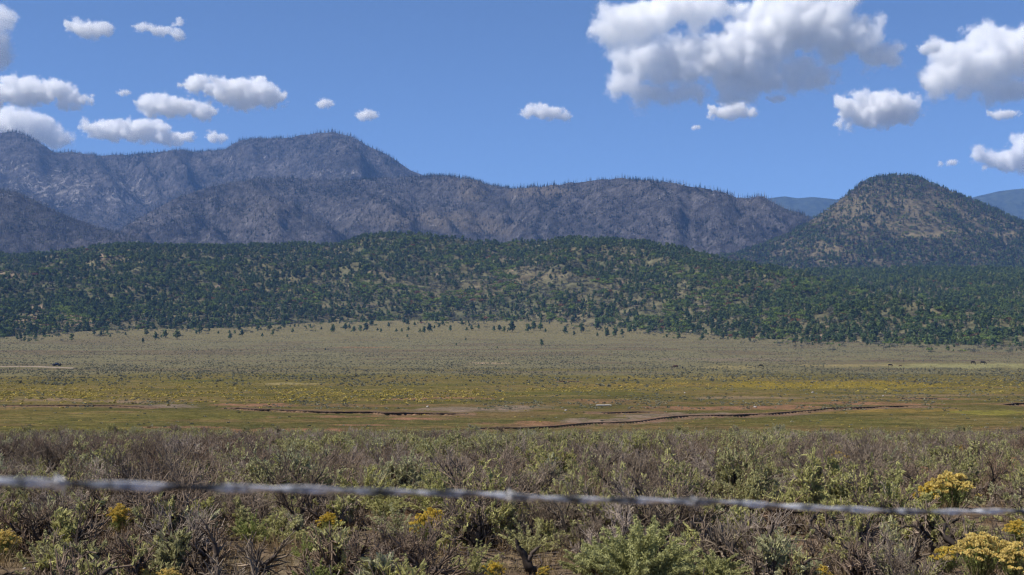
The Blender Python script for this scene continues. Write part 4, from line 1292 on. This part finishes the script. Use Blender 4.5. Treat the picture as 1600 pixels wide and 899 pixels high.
# ------------------------------------------------------------------ barbed wire right in front of the lens
WIRE = [(-1500, 735, .62), (-600, 746, .80), (0, 754, 1.02), (200, 758.5, 1.10), (400, 765, 1.18), (600, 770, 1.26), (800, 776, 1.34), (1000, 781, 1.43), (1200, 791, 1.53), (1400, 798, 1.63), (1600, 801, 1.74), (2400, 806, 2.3), (3600, 800, 3.2)]
wp = []
for x, y, D in WIRE:
    u_, e_ = ray(x, y); wp.append((float(u_) * D, D, EYE + float(e_) * D))
wp = np.array(wp)
from_u = np.linspace(0, len(wp) - 1, 60)
WQ = np.stack([np.interp(from_u, np.arange(len(wp)), wp[:, c]) for c in range(3)], 1)
seg = np.r_[0, np.cumsum(np.linalg.norm(np.diff(WQ, axis=0), axis=1))]
S = np.arange(0, seg[-1], .004)
WC = np.stack([np.interp(S, seg, WQ[:, c]) for c in range(3)], 1)
WC[:, 2] += .0022 * fbm(S / .16, S * 0, 3, 201)
wm = NT('galvanised_wire_painted_glints'); wm.b.inputs['Metallic'].default_value = .15; wm.b.inputs['Roughness'].default_value = .3
wm.link(wm.ramp(wm.noise(22, 3, .6, wm.pos()), [(.40, (.05, .048, .045)), (.5, (.36, .35, .33)), (.58, (.92, .89, .83))]), wm.b.inputs['Base Color'])  # glints and unlit gaps painted into the wire colour as bright and dark patches
wire_root = thing('barbed_wire', 'blurred twisted grey barbed wire stretched across the foreground', 'wire', None, tuple(WC[0]))


def tube_path(Q, rad, sides=6):
    Q = np.asarray(Q); n_ = len(Q)
    d = np.gradient(Q, axis=0); d /= np.linalg.norm(d, axis=1, keepdims=True)
    a = np.cross(d, [0.03, .05, 1.]); a /= np.linalg.norm(a, axis=1, keepdims=True); b = np.cross(d, a)
    V = np.stack([Q + (a * math.cos(2 * math.pi * s_ / sides) + b * math.sin(2 * math.pi * s_ / sides)) * rad for s_ in range(sides)], 1).reshape(-1, 3)
    i, s_ = np.meshgrid(np.arange(n_ - 1), np.arange(sides), indexing='ij')
    F = np.stack([i * sides + s_, i * sides + (s_ + 1) % sides, (i + 1) * sides + (s_ + 1) % sides, (i + 1) * sides + s_], -1).reshape(-1, 4)
    return V, F


d = np.gradient(WC, axis=0); d /= np.linalg.norm(d, axis=1, keepdims=True)
a_ = np.cross(d, [0, 0, 1.]); a_ /= np.linalg.norm(a_, axis=1, keepdims=True); b_ = np.cross(d, a_)
for k in range(2):
    ph = S / .15 * 2 * math.pi + k * math.pi + 3.2 * fbm(S / .35, S * 0, 2, 207)
    Q = WC + (a_ * np.cos(ph)[:, None] + b_ * np.sin(ph)[:, None]) * .0019 - WC[0]
    v, f = tube_path(Q, .0018)
    add('strand', mesh_np('strand', v, f, [wm.m], smooth=True), wire_root)
for bxp in (-560, 92, 800, 1085, 1980):
    j = int(np.argmin(np.abs(to_px(WC[:, 0], WC[:, 1], WC[:, 2])[0] - bxp)))
    c0 = WC[j] - WC[0]; dj, aj, bj = d[j], a_[j], b_[j]
    t = np.linspace(-2.2 * math.pi, 2.2 * math.pi, 60)
    turn = c0 + np.outer(t / (2 * math.pi) * .0026, dj) + np.outer(np.cos(t), aj) * .0040 + np.outer(np.sin(t), bj) * .0040
    e0 = turn[0] + (turn[0] - turn[1]) / np.linalg.norm(turn[0] - turn[1]) * .005; e1 = turn[-1] + (turn[-1] - turn[-2]) / np.linalg.norm(turn[-1] - turn[-2]) * .005
    v, f = tube_path(np.vstack([e0, turn, e1]), .0011)
    if bxp in (92, 800, 1085):
        add('barb', mesh_np('barb', v, f, [wm.m], smooth=True), wire_root)

# ------------------------------------------------------------------ far fence with posts
frng = np.random.default_rng(91)
fposts = [(-40, 577), (30, 577.5), (500, 583), (556, 583.3), (575, 582.8), (592, 583), (610, 582.8), (653, 583), (690, 583), (724, 583), (760, 582), (790, 581.6), (818, 581.4), (848, 581.2), (866, 581), (887, 581.2), (907, 581), (914, 580.5), (926, 581.3), (960, 580), (987, 580.3), (1009, 580.3), (1028, 579.6),
          (1050, 579), (1071, 580), (1090, 580), (1115, 580.2), (1136, 579.4), (1158, 580), (1180, 578), (1199, 579.3), (1222, 580), (1245, 579), (1269, 580), (1300, 579.5), (1326, 580.4), (1357, 580), (1388, 580), (1412, 581), (1446, 579), (1460, 579), (1470, 580), (1500, 580), (1533, 580.4), (1562, 581), (1592, 581), (1640, 581)]
Xf, Yf, Zf = on_ground(800, 581)
fence = thing('wire_fence', 'distant thin wire fence on dark posts crossing the flat behind the meadow', 'fence', None, (Xf, Yf, Zf))
tops = []
pm = plain('weathered_post', (.06, .05, .045))
for k, (x, y) in enumerate(fposts):
    a, b, c = on_ground(x, y)
    hgt = 1.25 + .35 * frng.random(); lean = frng.normal() * .07
    v, f = tubes([(0, 0, -.3, lean * hgt, 0, hgt, .10, .08)], 6)
    v = v + [a - Xf, b - Yf, c - Zf]
    add('post', mesh_np('post', v, f, [pm]), fence)
    tops.append((a + lean * hgt * .9 - Xf, b - Yf, c + hgt * .92 - Zf))
tops = np.array(tops)
wmat = plain('rusty_wire', (.10, .09, .085))
for dz in (0, -.32, -.64):
    T2 = tops + [0, 0, dz]
    v, f = tubes(np.concatenate([T2[:-1], T2[1:], np.full((len(T2) - 1, 2), .006)], 1), 3)
    add('wire', mesh_np('wire', v, f, [wmat]), fence)


# ------------------------------------------------------------------ cattle
def skin_body(name, nodes, edges, mat, sub=1):
    me = bpy.data.meshes.new(name)
    me.from_pydata([n_[0] for n_ in nodes], edges, [])
    o = bpy.data.objects.new(name, me); COL.objects.link(o)
    o.modifiers.new('s', 'SKIN'); m2 = o.modifiers.new('b', 'SUBSURF'); m2.levels = sub; m2.render_levels = sub
    for k, n_ in enumerate(nodes):
        sv = me.skin_vertices[0].data[k]; sv.radius = n_[1] if isinstance(n_[1], tuple) else (n_[1], n_[1])
        sv.use_root = (k == 0)
    dg = bpy.context.evaluated_depsgraph_get(); dg.update()
    ev = o.evaluated_get(dg); out = bpy.data.meshes.new_from_object(ev)
    bpy.data.objects.remove(o); out.materials.clear(); out.materials.append(mat)
    for p_ in out.polygons:
        p_.use_smooth = True
    return out


def cow_mesh(name, mat, head='graze'):
    hd = {'graze': [(1.08, 0, 1.0), (1.28, 0, .62), (1.42, 0, .30), (1.55, 0, .10)], 'up': [(1.12, 0, 1.28), (1.34, 0, 1.50), (1.50, 0, 1.52), (1.75, 0, 1.38)]}[head]
    N = [((-.70, 0, 1.10), (.26, .30)), ((-.30, 0, 1.03), (.33, .36)), ((.20, 0, 1.00), (.34, .38)), ((.65, 0, 1.05), (.28, .34)), ((.88, 0, 1.10), (.20, .26)),
         (hd[0], (.15, .18)), (hd[1], (.12, .15)), (hd[2], (.12, .13)), (hd[3], (.08, .08)),
         ((-.88, 0, 1.22), .05), ((-1.0, 0, .95), .03), ((-1.02, 0, .50), .05)]
    E = [(0, 1), (1, 2), (2, 3), (3, 4), (4, 5), (5, 6), (6, 7), (7, 8), (0, 9), (9, 10), (10, 11)]
    for sx, fx in ((.20, .10), (-.20, -.06)):
        b = len(N)      # front leg: elbow, wrist, fetlock, hoof
        N += [((.66, sx * .8, .72), (.12, .13)), ((.66 + fx, sx, .42), .07), ((.64 + fx, sx, .12), .05), ((.68 + fx, sx, .02), .06)]
        E += [(3, b), (b, b + 1), (b + 1, b + 2), (b + 2, b + 3)]
        b = len(N)      # hind leg: stifle forward, hock backward
        N += [((-.62 + fx, sx * .85, .78), (.14, .16)), ((-.80 + fx, sx, .50), .075), ((-.72 + fx, sx, .12), .05), ((-.68 + fx, sx, .02), .06)]
        E += [(0, b), (b, b + 1), (b + 1, b + 2), (b + 2, b + 3)]
    for s_ in (-1, 1):
        N.append(((hd[2][0] - .06, s_ * .20, hd[2][2] + .13), .035)); E.append((7, len(N) - 1))
    N += [((-.40, 0, .72), .08)]; E.append((1, len(N) - 1))
    return skin_body(name, N, E, mat)


mb = plain('black_hide', (.012, .010, .010), .6); mbr = plain('brown_hide', (.055, .022, .014), .6)
cowB, cowU, cowR = cow_mesh('cow', mb), cow_mesh('cow', mb, 'up'), cow_mesh('cow', mbr)
COWS = [(1056, 576, 180, 1.0, cowR, 'brown cow grazing left of a calf beyond the far fence'),
        (1066.5, 576, 70, .62, cowB, 'small dark calf right behind the brown grazing cow'),
        (1188.5, 574, 10, .88, cowB, 'black cow alone behind the fence at centre right'),
        (1390.5, 573, 10, .9, cowB, 'black cow on the pale grass left of the two largest black cows'),
        (1407, 573.3, 170, .55, cowR, 'tiny brown calf low in the pale grass'),
        (1520, 569.3, 15, 1.02, cowB, 'black cow grazing, left one of the pair at far right'),
        (1535.5, 569.8, -10, 1.1, cowB, 'largest black cow, right one of the pair at far right')]
for x, y, rz, s, me, lab in COWS:
    a, b, c = on_ground(x, y)
    single('cow', me, lab, 'cow', None, (a, b, c), R(rz), s * 1.15)


# ------------------------------------------------------------------ vehicle on the track
def prism(profile, y0, y1, taper=0.0):
    """side outline (x, z) swept across y, narrowed towards the top"""
    p = np.array(profile, float); n_ = len(p); zmin, zmax = p[:, 1].min(), p[:, 1].max()
    k = taper * (p[:, 1] - zmin) / (zmax - zmin)
    V = np.concatenate([np.stack([p[:, 0], y0 + k, p[:, 1]], 1), np.stack([p[:, 0], y1 - k, p[:, 1]], 1)])
    F = [tuple(range(n_))[::-1], tuple(range(n_, 2 * n_))] + [(i, (i + 1) % n_, n_ + (i + 1) % n_, n_ + i) for i in range(n_)]
    return V, F


def pd_mesh(name, V, F, mat, bevel=0.0):
    me = bpy.data.meshes.new(name); me.from_pydata([tuple(v) for v in V], [], [tuple(f) for f in F]); me.materials.append(mat)
    if bevel:
        import bmesh
        bm = bmesh.new(); bm.from_mesh(me); bmesh.ops.recalc_face_normals(bm, faces=bm.faces)
        bmesh.ops.bevel(bm, geom=list(bm.edges), offset=bevel, segments=2, affect='EDGES'); bm.to_mesh(me); bm.free()
    return me


paint = plain('dark_blue_paint', (.010, .012, .028), .35); glass = plain('tinted_glass', (.05, .07, .12), .08); rub = plain('tyre_rubber', (.012, .012, .012), .9); rimm = plain('rim_metal', (.12, .12, .13), .4, .6)
a, b, c = on_ground(89, 573.1)
car = thing('off_road_vehicle', 'small dark open-backed off-road vehicle on the pale dirt track at far left', 'vehicle', None, (a, b, c + .30), R(176), 1.0)
V, F = prism([(-2.0, .55), (-2.05, 1.0), (-.75, 1.02), (-.7, 1.05), (1.0, 1.12), (1.95, .98), (2.05, .62), (1.9, .42), (-1.9, .42)], -.85, .85)
add('body', pd_mesh('body', V, F, paint, .05), car)
V, F = prism([(-.72, 1.06), (-.55, 1.72), (.55, 1.74), (1.02, 1.12)], -.78, .78, .12)
cab = add('cab', pd_mesh('cab', V, F, paint, .04), car)
V, F = prism([(-.50, 1.14), (-.40, 1.62), (.45, 1.64), (.78, 1.16)], -.80, .80, .11)
add('window', pd_mesh('window', V, F, glass), cab)
for wx in (-1.3, 1.35):
    for wy in (-.82, .82):
        t = np.linspace(0, 2 * math.pi, 18, endpoint=False)
        ring = []
        for yy_, rad in ((-.13, .36), (-.10, .43), (.10, .43), (.13, .36)):
            ring.append(np.stack([wx + np.cos(t) * rad, np.full(18, wy + yy_), .43 + np.sin(t) * rad], 1))
        V = np.concatenate(ring)
        F = [(k * 18 + i, k * 18 + (i + 1) % 18, (k + 1) * 18 + (i + 1) % 18, (k + 1) * 18 + i) for k in range(3) for i in range(18)] + [tuple(range(18)), tuple(range(54, 72))[::-1]]
        wh = add('wheel', pd_mesh('wheel', V, F, rub), car)
        ring = [np.stack([wx + np.cos(t) * .22, np.full(18, wy + s_ * .14), .43 + np.sin(t) * .22], 1) for s_ in (-1, 1)]
        add('rim', pd_mesh('rim', np.concatenate(ring), [tuple(range(18)), tuple(range(18, 36))[::-1]] + [(i, (i + 1) % 18, 18 + (i + 1) % 18, 18 + i) for i in range(18)], rimm), wh)
V, F = prism([(-1.7, 1.03), (-1.7, 1.45), (-1.6, 1.45), (-1.6, 1.03)], -.7, .7)
add('roll_bar', pd_mesh('roll_bar', V, F, paint, .02), car)

# ------------------------------------------------------------------ log and stones on the meadow
a, b, c = on_ground(943, 634.5)
lg = tube_path([(-1.15, 0, .10), (-.6, .02, .13), (0, 0, .12), (.6, .03, .14), (1.15, 0, .11)], .13, 9)
lgm = plain('weathered_log', (.42, .38, .33))
single('log', mesh_np('log', *lg, [lgm], smooth=True), 'pale weathered log lying on the meadow in the middle distance', 'log', None, (a, b, c), .05)
for x, y, s, lab in ((1270, 615.5, .35, 'white stone on the ochre meadow right of centre'), (1070, 615.5, .22, 'small white stone on the meadow near centre'), (884, 641.5, .20, 'small pale stone on the brown bank near centre'),
                     (170 / 4 + 400, 673, .18, 'pale stone at the red earth above the brush'), (1380, 620.5, .22, 'small white stone on the meadow at right'), (668, 635, .22, 'flat grey stone slab on the meadow near centre'), (1180, 636.5, .3, 'flat pale stone on red earth right of centre')):
    a, b, c = on_ground(x, y)
    single('stone', ST[int(x) % 3], lab, 'stone', None, (a, b, c + s * .2), x, s)

# ------------------------------------------------------------------ clouds
def cloud_group(name, R0, amp, nscale, dens, bmin, bmax, res):
    g = bpy.data.node_groups.new(name, 'GeometryNodeTree')
    g.interface.new_socket('Geometry', in_out='INPUT', socket_type='NodeSocketGeometry')
    g.interface.new_socket('Geometry', in_out='OUTPUT', socket_type='NodeSocketGeometry')
    N, Lk = g.nodes, g.links
    gi = N.new('NodeGroupInput'); go = N.new('NodeGroupOutput')
    pos = N.new('GeometryNodeInputPosition')
    # billow the space, then take the distance to the nearest puff
    nz = N.new('ShaderNodeTexNoise'); nz.inputs['Scale'].default_value = nscale; nz.inputs['Detail'].default_value = 7; nz.inputs['Roughness'].default_value = .68
    Lk.new(pos.outputs[0], nz.inputs['Vector'])
    px_ = N.new('GeometryNodeProximity'); px_.target_element = 'POINTS'
    Lk.new(gi.outputs[0], px_.inputs['Geometry'] if 'Geometry' in px_.inputs else px_.inputs[0])
    wn = N.new('ShaderNodeTexNoise'); wn.inputs['Scale'].default_value = nscale * 1.1; wn.inputs['Detail'].default_value = 7; wn.inputs['Roughness'].default_value = .62
    Lk.new(pos.outputs[0], wn.inputs['Vector'])
    v1 = N.new('ShaderNodeVectorMath'); v1.operation = 'SUBTRACT'; Lk.new(wn.outputs['Color'], v1.inputs[0]); v1.inputs[1].default_value = (.5, .5, .5)
    v2 = N.new('ShaderNodeVectorMath'); v2.operation = 'MULTIPLY'; Lk.new(v1.outputs[0], v2.inputs[0]); v2.inputs[1].default_value = (R0 * 4.6, R0 * 4.6, R0 * 3.4) if amp < 4 else (R0 * 8, R0 * 8, R0 * 4.2)
    v3 = N.new('ShaderNodeVectorMath'); v3.operation = 'ADD'; Lk.new(v2.outputs[0], v3.inputs[0]); Lk.new(pos.outputs[0], v3.inputs[1])
    Lk.new(v3.outputs[0], [s_ for s_ in px_.inputs if 'Position' in s_.name][0])

    def mt(op, a, b=0.0, c=None):
        x = N.new('ShaderNodeMath'); x.operation = op
        for i, v in enumerate((a, b) if c is None else (a, b, c)):
            if isinstance(v, (int, float)):
                x.inputs[i].default_value = v
            else:
                Lk.new(v, x.inputs[i])
        return x.outputs[0]
    f = mt('SUBTRACT', 1.0, mt('DIVIDE', px_.outputs['Distance'], R0))
    nn = mt('ADD', mt('MULTIPLY', mt('SUBTRACT', nz.outputs['Fac'], .5), amp), .22 if amp < 4 else .42)
    f = mt('ADD', f, nn)
    n3 = N.new('ShaderNodeTexNoise'); n3.inputs['Scale'].default_value = nscale * 4.5; n3.inputs['Detail'].default_value = 6; n3.inputs['Roughness'].default_value = .7
    Lk.new(v3.outputs[0], n3.inputs['Vector'])
    f = mt('ADD', f, mt('MULTIPLY', mt('SUBTRACT', n3.outputs['Fac'], .5), 2.3))
    f = mt('MULTIPLY', f, 1.6)
    cl = N.new('ShaderNodeClamp'); Lk.new(f, cl.inputs[0])
    den = mt('MULTIPLY', mt('POWER', cl.outputs[0], 1.9), dens * .75)
    vc = N.new('GeometryNodeVolumeCube')
    Lk.new(den, vc.inputs['Density']); vc.inputs['Min'].default_value = bmin; vc.inputs['Max'].default_value = bmax
    for nm_, v in zip(('Resolution X', 'Resolution Y', 'Resolution Z'), res):
        vc.inputs[nm_].default_value = int(v)
    sm = N.new('GeometryNodeSetMaterial'); sm.inputs['Material'].default_value = cloud_mat
    Lk.new(vc.outputs[0], sm.inputs[0]); Lk.new(sm.outputs[0], go.inputs[0])
    return g


cm = bpy.data.materials.new('cloud_vapour'); cm.use_nodes = True
cm.node_tree.nodes.remove(cm.node_tree.nodes['Principled BSDF'])
pv = cm.node_tree.nodes.new('ShaderNodeVolumePrincipled')
pv.inputs['Color'].default_value = (.998, .998, .998, 1); pv.inputs['Density'].default_value = 1.0; pv.inputs['Anisotropy'].default_value = 0.0
cm.node_tree.links.new(pv.outputs[0], cm.node_tree.nodes['Material Output'].inputs['Volume'])
cloud_mat = cm
CLOUDS = [  # ellipses (x, y, half width, half height) in the photograph, thickness factor, label
    ([(985, 38, 70, 34), (1050, 20, 75, 30), (945, 48, 32, 16), (1115, 10, 60, 18), (1010, 100, 66, 40), (1100, 90, 90, 42), (1170, 75, 70, 45), (1230, 40, 80, 45), (1290, 20, 65, 45), (1325, 60, 70, 36), (1375, 88, 42, 18), (1200, 118, 105, 28), (1275, 120, 35, 16), (1040, 150, 70, 13), (980, 128, 32, 20), (1150, 148, 38, 12), (1310, -15, 60, 25), (1230, -10, 60, 30)], 'huge white cumulus with a grey underside at the top right of centre'),
    ([(1530, 98, 85, 38), (1590, 70, 60, 38), (1545, 60, 40, 22), (1480, 122, 44, 26), (1560, 138, 80, 16), (1650, 90, 70, 50)], 'large white cumulus cut by the right edge'),
    ([(1372, 170, 62, 20), (1340, 185, 28, 12), (1410, 172, 30, 20), (1370, 158, 40, 12)], 'ragged white cloud below and between the two largest clouds'),
    ([(1140, 176, 44, 8), (1148, 168, 24, 8)], 'thin flat cloud strip under the huge cumulus'),
    ([(1454, 74, 17, 8)], 'tiny puff left of the large right-edge cumulus'),
    ([(1566, 179, 26, 6)], 'thin small cloud below the right-edge cumulus'),
    ([(1565, 250, 42, 16), (1540, 245, 20, 8), (1597, 225, 18, 22), (1620, 250, 40, 20)], 'ragged low cloud at the right edge above the far blue hill'),
    ([(850, 176, 36, 8), (842, 169, 16, 7), (875, 182, 18, 5)], 'small elongated cloud alone in the blue near centre'),
    ([(573, 179, 16, 7)], 'small puff right of the peak, lower of two small puffs'),
    ([(508, 161, 13, 6)], 'small puff above the peak, upper of two small puffs'),
    ([(360, 142, 46, 18), (395, 148, 38, 22), (306, 130, 20, 12), (425, 153, 22, 8), (405, 130, 12, 10)], 'long ragged cloud above the notch in the mountain skyline'),
    ([(262, 167, 52, 15), (250, 158, 30, 10), (318, 176, 22, 10)], 'flat white cloud under the long ragged one on the left'),
    ([(205, 205, 68, 14), (170, 200, 42, 11), (262, 216, 40, 8), (225, 195, 30, 8)], 'flat cloud resting just above the left mountain skyline'),
    ([(50, 146, 80, 15), (30, 132, 38, 12), (85, 138, 26, 12), (120, 158, 30, 7), (-20, 150, 50, 18)], 'wide flat cloud at the left edge'),
    ([(40, 200, 50, 28), (15, 185, 38, 18), (85, 215, 28, 16), (-20, 195, 50, 26)], 'white cloud half hidden behind the far left summit'),
    ([(-2, 30, 28, 28), (0, 72, 28, 24), (-30, 50, 40, 50)], 'tall white cloud cut by the upper left edge'),
    ([(138, 46, 34, 10), (120, 40, 14, 10), (165, 47, 14, 10)], 'small cloud high on the left, left one of a pair'),
    ([(228, 43, 18, 6), (255, 48, 26, 6), (278, 55, 10, 9), (280, 34, 8, 6)], 'small wispy cloud high on the left, right one of a pair'),
    ([(194, 145, 11, 4)], 'tiny wisp between the left clouds'),
    ([(332, 213, 9, 8), (347, 216, 8, 5)], 'tiny puffs just above the mountain notch'),
    ([(1215, 154, 16, 5)], 'tiny scrap of cloud right under the huge cumulus'),
    ([(1087, 199, 9, 3)], 'very small wisp below the huge cumulus'),
    ([(1488, 254, 9, 4), (1470, 257, 4, 3)], 'two tiny wisps left of the low right-edge cloud'),
]
crng = np.random.default_rng(404)
for ci_, (ell, lab) in enumerate(CLOUDS):
    E_ = np.array(ell, float)
    yb = (E_[:, 1] + E_[:, 3]).max()
    D0 = 2750 / float(ray(800, max(yb, 60))[1]); D0 = min(D0, 23000)
    ppm = D0 / FPX                                   # metres per pixel there
    cx = (E_[:, 0] - E_[:, 2]).min() / 2 + (E_[:, 0] + E_[:, 2]).max() / 2; cy = (E_[:, 1] - E_[:, 3]).min() / 2 + (E_[:, 1] + E_[:, 3]).max() / 2
    R0px = np.clip(np.median(E_[:, 3]) * .62, 2.2, 17)
    pts = []
    for ex, ey, hw, hh in E_:
        n_ = int(max(6, 5.0 * (hw * hh) / R0px ** 2))
        q = crng.normal(size=(n_, 3)); q /= np.linalg.norm(q, axis=1, keepdims=True); q *= crng.random((n_, 1)) ** .4
        iw, ih = max(hw - R0px * .75, 1), max(hh - R0px * .75, .6); dp = max(min(iw, ih * 2.2), ih)
        pts.append(np.stack([ex + q[:, 0] * iw - cx, q[:, 1] * dp, -(ey + q[:, 2] * ih - cy)], 1))
    pts = np.concatenate(pts) * ppm
    R0 = R0px * ppm
    mn = pts.min(0) - R0 * 2.2; mx = pts.max(0) + R0 * 2.2
    vox = np.clip((.75 if R0px < 5 else 1.15) * ppm, (mx - mn).max() / 420, None)
    res = np.maximum((mx - mn) / vox, 8).astype(int)
    me = bpy.data.meshes.new('cloud'); me.vertices.add(len(pts)); me.vertices.foreach_set('co', pts.astype(np.float32).ravel())
    me.materials.append(cloud_mat)
    u_, e_ = ray(cx, cy)
    o = add('cloud', me, label=lab, category='cloud')
    o.location = (float(u_) * D0, D0, EYE + float(e_) * D0)
    small = R0px < 11
    g = cloud_group('cloud_shape', R0, 3.3 if not small else 6.5, 1 / (R0 * 2.6), .022 * 15 / max(R0px, 9), tuple(mn), tuple(mx), res)
    o.modifiers.new('vapour', 'NODES').node_group = g

# ------------------------------------------------------------------ the air
hz = bpy.data.materials.new('haze_air'); hz.use_nodes = True
hz.node_tree.nodes.remove(hz.node_tree.nodes['Principled BSDF'])
pv = hz.node_tree.nodes.new('ShaderNodeVolumePrincipled')
pv.inputs['Color'].default_value = (.25, .48, 1.0, 1); pv.inputs['Density'].default_value = 5.2e-5; pv.inputs['Anisotropy'].default_value = 0.0
hz.node_tree.links.new(pv.outputs[0], hz.node_tree.nodes['Material Output'].inputs['Volume'])
zlo = float(min(GZ.min(), -40)) - 60
top = float(max(h_.Z.max() for h_ in (far_hills, main, mid, cone))) + 60
B = 61000
V = [(-B, -B, zlo), (B, -B, zlo), (B, B, zlo), (-B, B, zlo), (-B, -B, top), (B, -B, top), (B, B, top), (-B, B, top)]
F = [(0, 3, 2, 1), (4, 5, 6, 7), (0, 1, 5, 4), (1, 2, 6, 5), (2, 3, 7, 6), (3, 0, 4, 7)]
add('haze', pd_mesh('haze', V, F, hz), kind='stuff')
print('COUNTS', cnt, len(cand), 'haze top', top, zlo, len(trees), len(oaks))
